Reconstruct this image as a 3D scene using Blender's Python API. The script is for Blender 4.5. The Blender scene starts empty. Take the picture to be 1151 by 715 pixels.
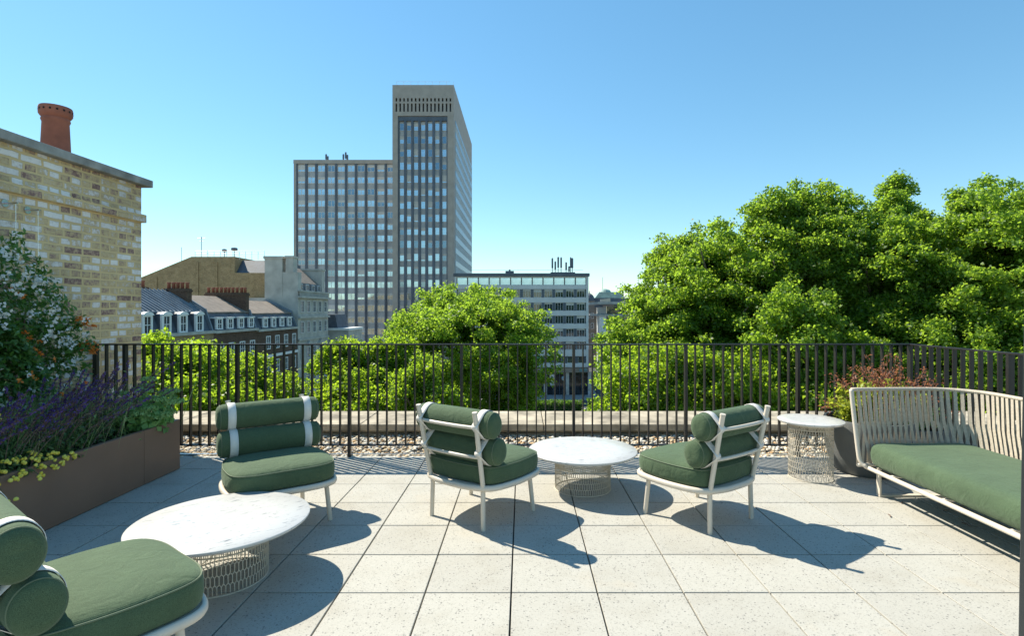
import bpy, math, random
import numpy as np
from mathutils import Vector, Matrix

random.seed(7)
RNG = np.random.default_rng(11)
SC = bpy.context.scene
COL = SC.collection
PI = math.pi

# ------------------------------------------------------------------ camera, sky, sun, exposure
CAMZ = 1.48
FPX = 615.0
cam = bpy.data.cameras.new("camera")
cam.sensor_width = 36.0
cam.lens = FPX / 1151 * 36.0
cam.shift_x = -11.5 / 1151
cam.shift_y = -9.5 / 1151
cam.clip_start = 0.02
cam.clip_end = 5000
camo = bpy.data.objects.new("camera", cam)
COL.objects.link(camo)
camo.location = (0, 0, CAMZ)
camo.rotation_euler = (PI / 2, 0, 0)
SC.camera = camo

SUN_TRAVEL = Vector((0.77, -0.51, -1.0)).normalized()
SUN_ELEV = math.asin(-SUN_TRAVEL.z)
SUN_ROT = math.atan2(-SUN_TRAVEL.x, -SUN_TRAVEL.y) % (2 * PI)
world = bpy.data.worlds.new("World")
SC.world = world
world.use_nodes = True
wn = world.node_tree
sky = wn.nodes.new('ShaderNodeTexSky')
sky.sky_type = 'NISHITA'
sky.sun_disc = False
sky.sun_elevation = SUN_ELEV
sky.sun_rotation = SUN_ROT
sky.altitude = 0
sky.air_density = 1.0
sky.dust_density = 0.05
sky.ozone_density = 2.5
hs = wn.nodes.new('ShaderNodeHueSaturation')
hs.inputs['Saturation'].default_value = 1.33
hs.inputs['Hue'].default_value = 0.496
gm = wn.nodes.new('ShaderNodeGamma'); gm.inputs['Gamma'].default_value = 0.72
wn.links.new(sky.outputs[0], gm.inputs['Color'])
wn.links.new(gm.outputs[0], hs.inputs['Color'])
tint = wn.nodes.new('ShaderNodeMix'); tint.data_type = 'RGBA'; tint.blend_type = 'MULTIPLY'
tint.inputs[0].default_value = 1.0; tint.inputs[7].default_value = (0.88, 1.03, 1.0, 1)
wn.links.new(hs.outputs[0], tint.inputs[6])
wn.links.new(tint.outputs[2], wn.nodes['Background'].inputs[0])
wn.nodes['Background'].inputs[1].default_value = 0.15
sun = bpy.data.lights.new("sun", 'SUN')
sun.energy = 4.4
sun.angle = math.radians(0.53)
sun.color = (1.0, 0.925, 0.78)
suno = bpy.data.objects.new("sun", sun)
COL.objects.link(suno)
suno.rotation_euler = SUN_TRAVEL.to_track_quat('-Z', 'Y').to_euler()
SC.view_settings.view_transform = 'Standard'
SC.view_settings.look = 'None'
SC.view_settings.gamma = 1.0
SC.view_settings.exposure = 1.0
SC.cycles.max_bounces = 8
SC.cycles.transparent_max_bounces = 8

# ------------------------------------------------------------------ helpers
def tag(o, label=None, cat=None, group=None, kind=None):
    if label: o['label'] = label
    if cat: o['category'] = cat
    if group: o['group'] = group
    if kind: o['kind'] = kind
    return o

def empty(name, loc=(0, 0, 0), rz=0.0):
    o = bpy.data.objects.new(name, None)
    COL.objects.link(o)
    o.location = loc
    o.rotation_euler = (0, 0, rz)
    o.empty_display_size = 0.2
    return o

def thing(name, label, cat, loc=(0, 0, 0), rz=0.0, group=None):
    return tag(empty(name, loc, rz), label, cat, group)

def copy_tree(o, parent=None):
    c = o.copy()
    COL.objects.link(c)
    if parent is not None:
        c.parent = parent
    for ch in o.children:
        copy_tree(ch, c)
    return c

class MB:
    """collects shapes for ONE mesh object"""
    def __init__(self):
        self.v = []; self.f = []; self.m = []
    def add(self, vs, fs, mi=0):
        b = len(self.v)
        self.v.extend([tuple(p) for p in vs])
        self.f.extend([tuple(i + b for i in f) for f in fs])
        self.m.extend([mi] * len(fs))
        return self
    def box(self, x0, x1, y0, y1, z0, z1, mi=0):
        vs = [(x0, y0, z0), (x1, y0, z0), (x1, y1, z0), (x0, y1, z0),
              (x0, y0, z1), (x1, y0, z1), (x1, y1, z1), (x0, y1, z1)]
        fs = [(0, 3, 2, 1), (4, 5, 6, 7), (0, 1, 5, 4), (1, 2, 6, 5), (2, 3, 7, 6), (3, 0, 4, 7)]
        return self.add(vs, fs, mi)
    def prism(self, poly, axis, a, b, mi=0):
        """poly: list of 2-D points; axis 'x': (y,z) extruded in x; 'y': (x,z); 'z': (x,y)"""
        def mk(p, t):
            if axis == 'x': return (t, p[0], p[1])
            if axis == 'y': return (p[0], t, p[1])
            return (p[0], p[1], t)
        n = len(poly)
        vs = [mk(p, a) for p in poly] + [mk(p, b) for p in poly]
        fs = [tuple(range(n))[::-1], tuple(range(n, 2 * n))]
        for i in range(n):
            j = (i + 1) % n
            fs.append((i, j, n + j, n + i))
        return self.add(vs, fs, mi)
    def tube(self, pts, r, seg=8, closed=False, mi=0, sx=1.0, cap=True):
        """r: radius or list of radii"""
        P = [Vector(p) for p in pts]
        n = len(P)
        R = r if isinstance(r, (list, tuple)) else [r] * n
        up = None
        rings = []
        for i in range(n):
            if closed:
                t = (P[(i + 1) % n] - P[i - 1])
            else:
                t = P[min(i + 1, n - 1)] - P[max(i - 1, 0)]
            if t.length < 1e-9: t = Vector((0, 0, 1))
            t.normalize()
            if up is None:
                a = Vector((0, 0, 1)) if abs(t.z) < 0.9 else Vector((1, 0, 0))
                up = (a - t * a.dot(t)).normalized()
            else:
                up = up - t * up.dot(t)
                if up.length < 1e-6:
                    a = Vector((0, 0, 1)) if abs(t.z) < 0.9 else Vector((1, 0, 0))
                    up = a - t * a.dot(t)
                up.normalize()
            s = t.cross(up)
            rings.append([P[i] + (up * math.cos(k * 2 * PI / seg) * sx + s * math.sin(k * 2 * PI / seg)) * R[i] for k in range(seg)])
        vs = [p for rg in rings for p in rg]
        fs = []
        m = n if closed else n - 1
        for i in range(m):
            j = (i + 1) % n
            for k in range(seg):
                l = (k + 1) % seg
                fs.append((i * seg + k, i * seg + l, j * seg + l, j * seg + k))
        if not closed and cap:
            fs.append(tuple(range(seg))[::-1])
            fs.append(tuple((n - 1) * seg + k for k in range(seg)))
        return self.add(vs, fs, mi)
    def lathe(self, prof, seg=32, c=(0, 0, 0), mi=0):
        """prof: (r,z) list"""
        vs = []; fs = []
        n = len(prof)
        for k in range(seg):
            a = k * 2 * PI / seg
            for r, z in prof:
                vs.append((c[0] + r * math.cos(a), c[1] + r * math.sin(a), c[2] + z))
        for k in range(seg):
            l = (k + 1) % seg
            for i in range(n - 1):
                fs.append((k * n + i, l * n + i, l * n + i + 1, k * n + i + 1))
        if prof[0][0] > 1e-6: fs.append(tuple(k * n for k in range(seg))[::-1])
        if prof[-1][0] > 1e-6: fs.append(tuple(k * n + n - 1 for k in range(seg)))
        return self.add(vs, fs, mi)
    def loft(self, rings, mi=0, cap=True):
        n = len(rings[0]); vs = [p for r in rings for p in r]; fs = []
        for i in range(len(rings) - 1):
            for k in range(n):
                l = (k + 1) % n
                fs.append((i * n + k, i * n + l, (i + 1) * n + l, (i + 1) * n + k))
        if cap:
            fs.append(tuple(range(n))[::-1])
            b = (len(rings) - 1) * n
            fs.append(tuple(b + k for k in range(n)))
        return self.add(vs, fs, mi)
    def mesh(self, name, mats, smooth=False):
        me = bpy.data.meshes.new(name)
        me.from_pydata(self.v, [], self.f)
        if not isinstance(mats, (list, tuple)): mats = [mats]
        for m in mats: me.materials.append(m)
        if len(mats) > 1: me.polygons.foreach_set('material_index', self.m)
        if smooth: me.polygons.foreach_set('use_smooth', [True] * len(me.polygons))
        me.update()
        return me
    def build(self, name, mats, parent=None, smooth=False, bevel=0, segs=2, autosmooth=False):
        o = bpy.data.objects.new(name, self.mesh(name, mats, smooth))
        COL.objects.link(o)
        if parent is not None: o.parent = parent
        if bevel:
            b = o.modifiers.new('bevel', 'BEVEL'); b.width = bevel; b.segments = segs
            b.limit_method = 'ANGLE'; b.angle_limit = math.radians(40)
        if autosmooth:
            o.data.polygons.foreach_set('use_smooth', [True] * len(o.data.polygons))
            o.data.set_sharp_from_angle(angle=math.radians(38))
        return o

def place(mesh, name, parent=None, loc=(0, 0, 0), rz=0):
    o = bpy.data.objects.new(name, mesh)
    COL.objects.link(o)
    o.location = loc; o.rotation_euler = (0, 0, rz)
    if parent is not None: o.parent = parent
    return o

def spline(pts, per=6, closed=False):
    P = [Vector(p) for p in pts]; n = len(P); out = []
    m = n if closed else n - 1
    for i in range(m):
        p0 = P[i - 1] if (closed or i > 0) else P[0]
        p1 = P[i]; p2 = P[(i + 1) % n]
        p3 = P[(i + 2) % n] if (closed or i + 2 < n) else P[-1]
        for k in range(per):
            t = k / per
            out.append(0.5 * ((2 * p1) + (p2 - p0) * t + (2 * p0 - 5 * p1 + 4 * p2 - p3) * t * t + (3 * p1 - p0 - 3 * p2 + p3) * t ** 3))
    if not closed: out.append(P[-1])
    return out

def at(x, y, d):
    return Vector(((x - 587) / FPX * d, d, CAMZ - (y - 348) / FPX * d))

# ------------------------------------------------------------------ materials
def new_mat(name):
    m = bpy.data.materials.new(name); m.use_nodes = True
    nt = m.node_tree
    return m, nt, nt.nodes['Principled BSDF']

def N(nt, t, **kw):
    n = nt.nodes.new(t)
    for k, v in kw.items():
        if k in n.inputs: n.inputs[k].default_value = v
        else: setattr(n, k, v)
    return n

def ramp(nt, stops, interp='LINEAR'):
    r = nt.nodes.new('ShaderNodeValToRGB'); r.color_ramp.interpolation = interp
    e = r.color_ramp.elements
    while len(e) < len(stops): e.new(0.5)
    for i, (p, c) in enumerate(stops):
        e[i].position = p; e[i].color = (c[0], c[1], c[2], 1) if not isinstance(c, (int, float)) else (c, c, c, 1)
    return r

def objco(nt):
    return nt.nodes.new('ShaderNodeTexCoord').outputs['Object']

def simple(name, col, rough=0.6, var=0.12, scale=6.0, bump=0.0, bscale=60.0, metal=0.0, spec=0.5, detail=4.0):
    m, nt, b = new_mat(name)
    b.inputs['Roughness'].default_value = rough
    b.inputs['Metallic'].default_value = metal
    b.inputs['Specular IOR Level'].default_value = spec
    co = objco(nt)
    nz = N(nt, 'ShaderNodeTexNoise', Scale=scale, Detail=detail)
    nt.links.new(co, nz.inputs['Vector'])
    lo = [c * (1 - var) for c in col]; hi = [min(1, c * (1 + var)) for c in col]
    r = ramp(nt, [(0.3, lo), (0.7, hi)])
    nt.links.new(nz.outputs['Fac'], r.inputs[0]); nt.links.new(r.outputs[0], b.inputs['Base Color'])
    if bump:
        n2 = N(nt, 'ShaderNodeTexNoise', Scale=bscale, Detail=5.0)
        nt.links.new(co, n2.inputs['Vector'])
        bp = N(nt, 'ShaderNodeBump', Strength=bump, Distance=0.01)
        nt.links.new(n2.outputs['Fac'], bp.inputs['Height']); nt.links.new(bp.outputs[0], b.inputs['Normal'])
    return m

def brick_mat(name, stops, mortar, scale=1.0, bw=0.225, bh=0.075, ms=0.009, dirt=0.25, bump=0.5):
    m, nt, b = new_mat(name)
    b.inputs['Roughness'].default_value = 0.9
    b.inputs['Specular IOR Level'].default_value = 0.2
    co = objco(nt)
    sp = nt.nodes.new('ShaderNodeSeparateXYZ'); nt.links.new(co, sp.inputs[0])
    ad = N(nt, 'ShaderNodeMath', operation='ADD'); nt.links.new(sp.outputs[0], ad.inputs[0]); nt.links.new(sp.outputs[1], ad.inputs[1])
    cb = nt.nodes.new('ShaderNodeCombineXYZ'); nt.links.new(ad.outputs[0], cb.inputs[0]); nt.links.new(sp.outputs[2], cb.inputs[1])
    nw = N(nt, 'ShaderNodeTexNoise', Scale=9.0, Detail=3.0); nt.links.new(co, nw.inputs['Vector'])
    mx = N(nt, 'ShaderNodeVectorMath', operation='MULTIPLY_ADD')
    nt.links.new(nw.outputs['Color'], mx.inputs[0]); mx.inputs[1].default_value = (0.022, 0.022, 0); nt.links.new(cb.outputs[0], mx.inputs[2])
    br = N(nt, 'ShaderNodeTexBrick', Scale=scale)
    br.inputs['Color1'].default_value = (0, 0, 0, 1); br.inputs['Color2'].default_value = (1, 1, 1, 1); br.inputs['Mortar'].default_value = (0, 0, 0, 1)
    br.inputs['Mortar Size'].default_value = ms; br.inputs['Mortar Smooth'].default_value = 0.25
    br.inputs['Brick Width'].default_value = bw; br.inputs['Row Height'].default_value = bh
    br.offset = 0.5; br.squash = 0.55; br.squash_frequency = 2
    nt.links.new(mx.outputs[0], br.inputs['Vector'])
    rp = ramp(nt, stops)
    # mottled efflorescence within bricks
    n3 = N(nt, 'ShaderNodeTexNoise', Scale=15.0, Detail=8.0, Roughness=0.75); nt.links.new(co, n3.inputs['Vector'])
    a2 = N(nt, 'ShaderNodeMath', operation='MULTIPLY_ADD'); nt.links.new(n3.outputs['Fac'], a2.inputs[0]); a2.inputs[1].default_value = 2.0
    s2 = N(nt, 'ShaderNodeMath', operation='SUBTRACT'); nt.links.new(br.outputs['Color'], s2.inputs[0]); s2.inputs[1].default_value = 0.97
    nt.links.new(s2.outputs[0], a2.inputs[2])
    nt.links.new(a2.outputs[0], rp.inputs[0])
    mo = N(nt, 'ShaderNodeMix', data_type='RGBA'); mo.inputs[7].default_value = (*mortar, 1)
    nt.links.new(br.outputs['Fac'], mo.inputs[0]); nt.links.new(rp.outputs[0], mo.inputs[6])
    n4 = N(nt, 'ShaderNodeTexNoise', Scale=1.3, Detail=5.0); nt.links.new(co, n4.inputs['Vector'])
    rd = ramp(nt, [(0.35, 1 - dirt), (0.65, 1.0)]); nt.links.new(n4.outputs['Fac'], rd.inputs[0])
    ml = N(nt, 'ShaderNodeMix', data_type='RGBA', blend_type='MULTIPLY'); ml.inputs[0].default_value = 1
    nt.links.new(mo.outputs[2], ml.inputs[6]); nt.links.new(rd.outputs[0], ml.inputs[7])
    nt.links.new(ml.outputs[2], b.inputs['Base Color'])
    hh = N(nt, 'ShaderNodeMath', operation='SUBTRACT'); nt.links.new(n3.outputs['Fac'], hh.inputs[0]); nt.links.new(br.outputs['Fac'], hh.inputs[1])
    bp = N(nt, 'ShaderNodeBump', Strength=bump, Distance=0.012); nt.links.new(hh.outputs[0], bp.inputs['Height']); nt.links.new(bp.outputs[0], b.inputs['Normal'])
    return m

def leaf_mat(name, c0, c1, trans=0.45, tcol=None, rough=0.45, spec=0.35):
    m, nt, b = new_mat(name)
    b.inputs['Roughness'].default_value = rough; b.inputs['Specular IOR Level'].default_value = spec
    g = nt.nodes.new('ShaderNodeNewGeometry')
    r = ramp(nt, [(0.0, c0), (1.0, c1)]); nt.links.new(g.outputs['Random Per Island'], r.inputs[0])
    nt.links.new(r.outputs[0], b.inputs['Base Color'])
    tc = tcol or [min(1, c * 2.0) for c in c1]
    r2 = ramp(nt, [(0.0, [c * 0.75 for c in tc]), (1.0, tc)]); nt.links.new(g.outputs['Random Per Island'], r2.inputs[0])
    t = nt.nodes.new('ShaderNodeBsdfTranslucent'); nt.links.new(r2.outputs[0], t.inputs['Color'])
    mx = nt.nodes.new('ShaderNodeMixShader'); mx.inputs[0].default_value = trans
    nt.links.new(b.outputs[0], mx.inputs[1]); nt.links.new(t.outputs[0], mx.inputs[2])
    nt.links.new(mx.outputs[0], nt.nodes['Material Output'].inputs['Surface'])
    return m

def island_mat(name, stops, rough=0.8, spec=0.3, interp='LINEAR'):
    m, nt, b = new_mat(name)
    b.inputs['Roughness'].default_value = rough; b.inputs['Specular IOR Level'].default_value = spec
    g = nt.nodes.new('ShaderNodeNewGeometry')
    r = ramp(nt, stops, interp); nt.links.new(g.outputs['Random Per Island'], r.inputs[0])
    nt.links.new(r.outputs[0], b.inputs['Base Color'])
    return m

def paving_mat():
    m, nt, b = new_mat('terrazzo_paving')
    b.inputs['Roughness'].default_value = 0.75; b.inputs['Specular IOR Level'].default_value = 0.25
    co = objco(nt)
    g = nt.nodes.new('ShaderNodeNewGeometry')
    rt = ramp(nt, [(0, (0.405, 0.39, 0.345)), (1, (0.435, 0.42, 0.372))]); nt.links.new(g.outputs['Random Per Island'], rt.inputs[0])
    n1 = N(nt, 'ShaderNodeTexNoise', Scale=3.5, Detail=5.0); nt.links.new(co, n1.inputs['Vector'])
    r1 = ramp(nt, [(0.3, (0.90, 0.885, 0.86)), (0.5, (0.98, 0.98, 0.975)), (0.75, (1, 1, 1))]); nt.links.new(n1.outputs['Fac'], r1.inputs[0])
    m1 = N(nt, 'ShaderNodeMix', data_type='RGBA', blend_type='MULTIPLY'); m1.inputs[0].default_value = 1
    nt.links.new(rt.outputs[0], m1.inputs[6]); nt.links.new(r1.outputs[0], m1.inputs[7])
    # stone chips
    v = N(nt, 'ShaderNodeTexVoronoi', Scale=190.0); nt.links.new(co, v.inputs['Vector'])
    sp = nt.nodes.new('ShaderNodeSeparateColor'); nt.links.new(v.outputs['Color'], sp.inputs[0])
    rc = ramp(nt, [(0.0, 0.6), (0.1, 0.82), (0.13, 0.95), (0.82, 1.0), (1.0, 1.08)]); nt.links.new(sp.outputs[0], rc.inputs[0])
    m2 = N(nt, 'ShaderNodeMix', data_type='RGBA', blend_type='MULTIPLY'); m2.inputs[0].default_value = 0.85
    nt.links.new(m1.outputs[2], m2.inputs[6]); nt.links.new(rc.outputs[0], m2.inputs[7])
    v2 = N(nt, 'ShaderNodeTexVoronoi', Scale=62.0); nt.links.new(co, v2.inputs['Vector'])
    s2 = nt.nodes.new('ShaderNodeSeparateColor'); nt.links.new(v2.outputs['Color'], s2.inputs[0])
    lt = N(nt, 'ShaderNodeMath', operation='LESS_THAN'); nt.links.new(s2.outputs[1], lt.inputs[0]); lt.inputs[1].default_value = 0.17
    ld = N(nt, 'ShaderNodeMath', operation='LESS_THAN'); nt.links.new(v2.outputs['Distance'], ld.inputs[0]); ld.inputs[1].default_value = 0.30
    ml = N(nt, 'ShaderNodeMath', operation='MULTIPLY'); nt.links.new(lt.outputs[0], ml.inputs[0]); nt.links.new(ld.outputs[0], ml.inputs[1])
    m3 = N(nt, 'ShaderNodeMix', data_type='RGBA'); nt.links.new(ml.outputs[0], m3.inputs[0]); nt.links.new(m2.outputs[2], m3.inputs[6]); m3.inputs[7].default_value = (0.2, 0.195, 0.18, 1)
    # occasional rusty stain
    n5 = N(nt, 'ShaderNodeTexNoise', Scale=1.9, Detail=4.0); nt.links.new(co, n5.inputs['Vector'])
    r5 = ramp(nt, [(0.62, 0.0), (0.80, 0.5)]); nt.links.new(n5.outputs['Fac'], r5.inputs[0])
    m4 = N(nt, 'ShaderNodeMix', data_type='RGBA'); nt.links.new(r5.outputs[0], m4.inputs[0]); nt.links.new(m3.outputs[2], m4.inputs[6]); m4.inputs[7].default_value = (0.46, 0.38, 0.27, 1)
    nt.links.new(m4.outputs[2], b.inputs['Base Color'])
    n2 = N(nt, 'ShaderNodeTexNoise', Scale=140.0, Detail=3.0); nt.links.new(co, n2.inputs['Vector'])
    bp = N(nt, 'ShaderNodeBump', Strength=0.15, Distance=0.004); nt.links.new(n2.outputs['Fac'], bp.inputs['Height']); nt.links.new(bp.outputs[0], b.inputs['Normal'])
    return m

def fabric_mat(name, col, wscale=420):
    m, nt, b = new_mat(name)
    b.inputs['Roughness'].default_value = 0.85; b.inputs['Specular IOR Level'].default_value = 0.2
    b.inputs['Sheen Weight'].default_value = 0.15; b.inputs['Sheen Roughness'].default_value = 0.5
    b.inputs['Sheen Tint'].default_value = (0.75, 0.9, 0.72, 1)
    co = objco(nt)
    ws = []
    for d in ('X', 'Y', 'Z'):
        w = N(nt, 'ShaderNodeTexWave', Scale=wscale / 6.28, Distortion=0.6); w.bands_direction = d; w.inputs['Detail'].default_value = 1
        nt.links.new(co, w.inputs['Vector']); ws.append(w)
    a = N(nt, 'ShaderNodeMath', operation='MULTIPLY'); nt.links.new(ws[0].outputs['Fac'], a.inputs[0]); nt.links.new(ws[1].outputs['Fac'], a.inputs[1])
    c = N(nt, 'ShaderNodeMath', operation='ADD'); nt.links.new(a.outputs[0], c.inputs[0]); nt.links.new(ws[2].outputs['Fac'], c.inputs[1])
    nz = N(nt, 'ShaderNodeTexNoise', Scale=420.0, Detail=2.0); nt.links.new(co, nz.inputs['Vector'])
    r = ramp(nt, [(0.32, [x * 0.66 for x in col]), (0.68, [x * 1.34 for x in col])]); nt.links.new(nz.outputs['Fac'], r.inputs[0])
    n2 = N(nt, 'ShaderNodeTexNoise', Scale=7.0, Detail=3.0); nt.links.new(co, n2.inputs['Vector'])
    r2 = ramp(nt, [(0.3, 0.88), (0.7, 1.06)]); nt.links.new(n2.outputs['Fac'], r2.inputs[0])
    ml = N(nt, 'ShaderNodeMix', data_type='RGBA', blend_type='MULTIPLY'); ml.inputs[0].default_value = 1
    nt.links.new(r.outputs[0], ml.inputs[6]); nt.links.new(r2.outputs[0], ml.inputs[7]); nt.links.new(ml.outputs[2], b.inputs['Base Color'])
    nw = N(nt, 'ShaderNodeTexNoise', Scale=11.0, Detail=2.5, Distortion=1.2); nt.links.new(co, nw.inputs['Vector'])
    b2 = N(nt, 'ShaderNodeBump', Strength=0.35, Distance=0.02); nt.links.new(nw.outputs['Fac'], b2.inputs['Height'])
    h = N(nt, 'ShaderNodeMath', operation='ADD'); nt.links.new(c.outputs[0], h.inputs[0]); nt.links.new(n2.outputs['Fac'], h.inputs[1])
    bp = N(nt, 'ShaderNodeBump', Strength=0.12, Distance=0.0025); nt.links.new(h.outputs[0], bp.inputs['Height']); nt.links.new(b2.outputs[0], bp.inputs['Normal']); nt.links.new(bp.outputs[0], b.inputs['Normal'])
    return m

def marble_mat():
    m, nt, b = new_mat('white_marble')
    b.inputs['Roughness'].default_value = 0.28; b.inputs['Specular IOR Level'].default_value = 0.4
    co = objco(nt)
    mp = N(nt, 'ShaderNodeMapping'); mp.inputs['Rotation'].default_value = (0, 0, 0.6); mp.inputs['Scale'].default_value = (1.6, 6.0, 1)
    nt.links.new(co, mp.inputs[0])
    n1 = N(nt, 'ShaderNodeTexNoise', Scale=9.0, Detail=9.0, Roughness=0.72, Distortion=0.8); nt.links.new(mp.outputs[0], n1.inputs['Vector'])
    r1 = ramp(nt, [(0.34, (0.20, 0.21, 0.22)), (0.395, (0.38, 0.385, 0.38)), (0.44, (0.53, 0.53, 0.515)), (1, (0.57, 0.57, 0.55))])
    nt.links.new(n1.outputs['Fac'], r1.inputs[0]); nt.links.new(r1.outputs[0], b.inputs['Base Color'])
    return m

def glass_mat(name, col=(0.02, 0.035, 0.045), rough=0.04, spec=0.9):
    m, nt, b = new_mat(name)
    b.inputs['Roughness'].default_value = rough; b.inputs['Specular IOR Level'].default_value = spec; b.inputs['IOR'].default_value = 1.6
    co = objco(nt)
    nz = N(nt, 'ShaderNodeTexNoise', Scale=0.9, Detail=2.0); nt.links.new(co, nz.inputs['Vector'])
    r = ramp(nt, [(0.35, [c * 0.6 for c in col]), (0.65, [c * 1.5 for c in col])]); nt.links.new(nz.outputs['Fac'], r.inputs[0])
    nt.links.new(r.outputs[0], b.inputs['Base Color'])
    return m

M = {}
M['paving'] = paving_mat()
M['underlay'] = simple('mortar_bed', (0.05, 0.05, 0.045), 0.95)
M['fabric'] = fabric_mat('green_fabric', (0.070, 0.108, 0.058))
M['piping'] = simple('green_piping', (0.115, 0.15, 0.09), 0.8)
M['cream'] = simple('cream_powder_coat', (0.62, 0.55, 0.455), 0.42, 0.03, 20)
M['strap'] = simple('cream_strap', (0.66, 0.63, 0.58), 0.6, 0.04, 40, bump=0.1, bscale=200)
M['rope'] = simple('taupe_rope', (0.50, 0.43, 0.335), 0.7, 0.12, 60, bump=0.4, bscale=240)
M['mesh_wire'] = simple('beige_wire', (0.52, 0.47, 0.38), 0.5, 0.06, 30)
M['marble'] = marble_mat()
M['iron'] = simple('dark_bronze_railing', (0.016, 0.013, 0.011), 0.45, 0.2, 8)
M['planter'] = simple('bronze_planter', (0.24, 0.14, 0.092), 0.5, 0.10, 3.0, metal=0.05, bump=0.05, bscale=200)
M['soil'] = simple('dark_soil', (0.035, 0.026, 0.018), 0.95, 0.5, 30, bump=0.8, bscale=60)
M['pot'] = simple('grey_pot', (0.14, 0.145, 0.14), 0.7, 0.12, 5, bump=0.1)
M['stock'] = brick_mat('yellow_stock_brick',
    [(0.0, (0.24, 0.15, 0.13)), (0.15, (0.40, 0.28, 0.22)), (0.3, (0.55, 0.42, 0.24)), (0.5, (0.60, 0.48, 0.29)), (0.6, (0.56, 0.48, 0.40)), (0.68, (0.70, 0.66, 0.62)), (1.0, (0.82, 0.80, 0.77))],
    (0.68, 0.53, 0.29), ms=0.013, dirt=0.2, bump=0.8)
M['brown_brick'] = brick_mat('brown_brick', [(0.0, (0.085, 0.048, 0.035)), (0.5, (0.135, 0.078, 0.052)), (1.0, (0.18, 0.105, 0.07))], (0.14, 0.11, 0.085), bump=0.2)
M['tan_brick'] = brick_mat('tan_brick', [(0.0, (0.30, 0.20, 0.09)), (0.5, (0.40, 0.275, 0.13)), (1.0, (0.46, 0.33, 0.165))], (0.3, 0.25, 0.17), bump=0.2)
M['coping'] = simple('weathered_stone', (0.25, 0.25, 0.23), 0.9, 0.45, 5.0, bump=0.6, bscale=40, detail=9)
M['parapet'] = simple('mossy_concrete', (0.34, 0.295, 0.22), 0.95, 0.5, 4.0, bump=0.7, bscale=22, detail=10)
M['terracotta'] = simple('terracotta', (0.28, 0.095, 0.058), 0.8, 0.22, 7.0, bump=0.2, bscale=40)
M['steel'] = simple('stainless_steel', (0.6, 0.6, 0.6), 0.25, 0.05, metal=1.0)
M['slate'] = simple('slate_roof', (0.075, 0.092, 0.115), 0.6, 0.25, 1.5, bump=0.3, bscale=6)
M['tile_roof'] = simple('brown_tile_roof', (0.20, 0.165, 0.135), 0.85, 0.22, 1.2, bump=0.4, bscale=8)
M['lead'] = simple('lead_cladding', (0.19, 0.22, 0.25), 0.55, 0.2, 1.0)
M['white'] = simple('white_paint', (0.78, 0.78, 0.76), 0.5, 0.05, 2)
M['pale_stone'] = simple('pale_stone', (0.45, 0.425, 0.375), 0.85, 0.22, 0.7, bump=0.3, bscale=5, detail=8)
M['tower_stone'] = simple('tower_stone', (0.33, 0.305, 0.27), 0.8, 0.12, 0.6, detail=6)
M['spandrel'] = simple('spandrel_panel', (0.38, 0.39, 0.39), 0.6, 0.15, 0.35)
M['rib'] = simple('dark_rib', (0.075, 0.095, 0.125), 0.4, 0.2, 0.5)
M['win_frame'] = simple('aluminium_window_frame', (0.60, 0.60, 0.58), 0.45, 0.08)
M['glass'] = glass_mat('window_glass')
def sky_glass(name, col):
    m, nt, b = new_mat(name); b.inputs['Metallic'].default_value = 0.75; b.inputs['Roughness'].default_value = 0.06
    co = objco(nt); nz = N(nt, 'ShaderNodeTexNoise', Scale=0.45, Detail=2.0); nt.links.new(co, nz.inputs['Vector'])
    r = ramp(nt, [(0.3, [c * 0.7 for c in col]), (0.7, [c * 1.2 for c in col])]); nt.links.new(nz.outputs['Fac'], r.inputs[0]); nt.links.new(r.outputs[0], b.inputs['Base Color'])
    bp = N(nt, 'ShaderNodeBump', Strength=0.05, Distance=0.3); nt.links.new(nz.outputs['Fac'], bp.inputs['Height']); nt.links.new(bp.outputs[0], b.inputs['Normal'])
    return m
M['glass_sky'] = sky_glass('reflective_glass', (0.55, 0.68, 0.76))
M['glass_blue'] = glass_mat('pale_blue_glazing', (0.10, 0.19, 0.24), 0.06)
M['blind'] = simple('window_blind', (0.55, 0.54, 0.50), 0.6, 0.1, 0.8)
M['side_panel'] = simple('blue_grey_panel', (0.22, 0.32, 0.41), 0.35, 0.08, 0.4)
M['office_white'] = simple('office_panel', (0.58, 0.58, 0.57), 0.6, 0.07, 0.5)
M['asphalt'] = simple('asphalt', (0.055, 0.056, 0.06), 0.9, 0.15, 0.3)
M['pavement'] = simple('pavement_slabs', (0.26, 0.255, 0.245), 0.9, 0.12, 0.5)
M['road_paint'] = simple('road_paint', (0.75, 0.75, 0.72), 0.7, 0.1)
M['grass'] = simple('park_lawn', (0.045, 0.085, 0.022), 0.95, 0.35, 0.2, bump=0.5)
M['bark'] = simple('plane_bark', (0.13, 0.11, 0.085), 0.9, 0.4, 4.0, bump=0.6, bscale=12)
M['copper'] = simple('green_dome', (0.25, 0.36, 0.33), 0.6, 0.2, 0.6)
M['far_stone'] = simple('brown_stone', (0.24, 0.19, 0.15), 0.85, 0.25, 0.4)
M['red'] = simple('red_sign_face', (0.6, 0.03, 0.03), 0.5, 0.05)
M['teal'] = simple('teal_window_film', (0.02, 0.36, 0.38), 0.3, 0.1)
M['shopdark'] = glass_mat('shop_glass', (0.02, 0.022, 0.026), 0.08, 0.5)
M['poster'] = simple('pale_poster', (0.55, 0.5, 0.5), 0.5, 0.25, 1.2)
M['door_frame'] = simple('grey_aluminium', (0.022, 0.027, 0.03), 0.35, 0.08, 10)
M['cloth_dark'] = simple('dark_clothes', (0.02, 0.022, 0.03), 0.9)
M['cloth_pale'] = simple('pale_clothes', (0.5, 0.5, 0.52), 0.9)
M['skin'] = simple('skin', (0.45, 0.28, 0.2), 0.6)
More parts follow.
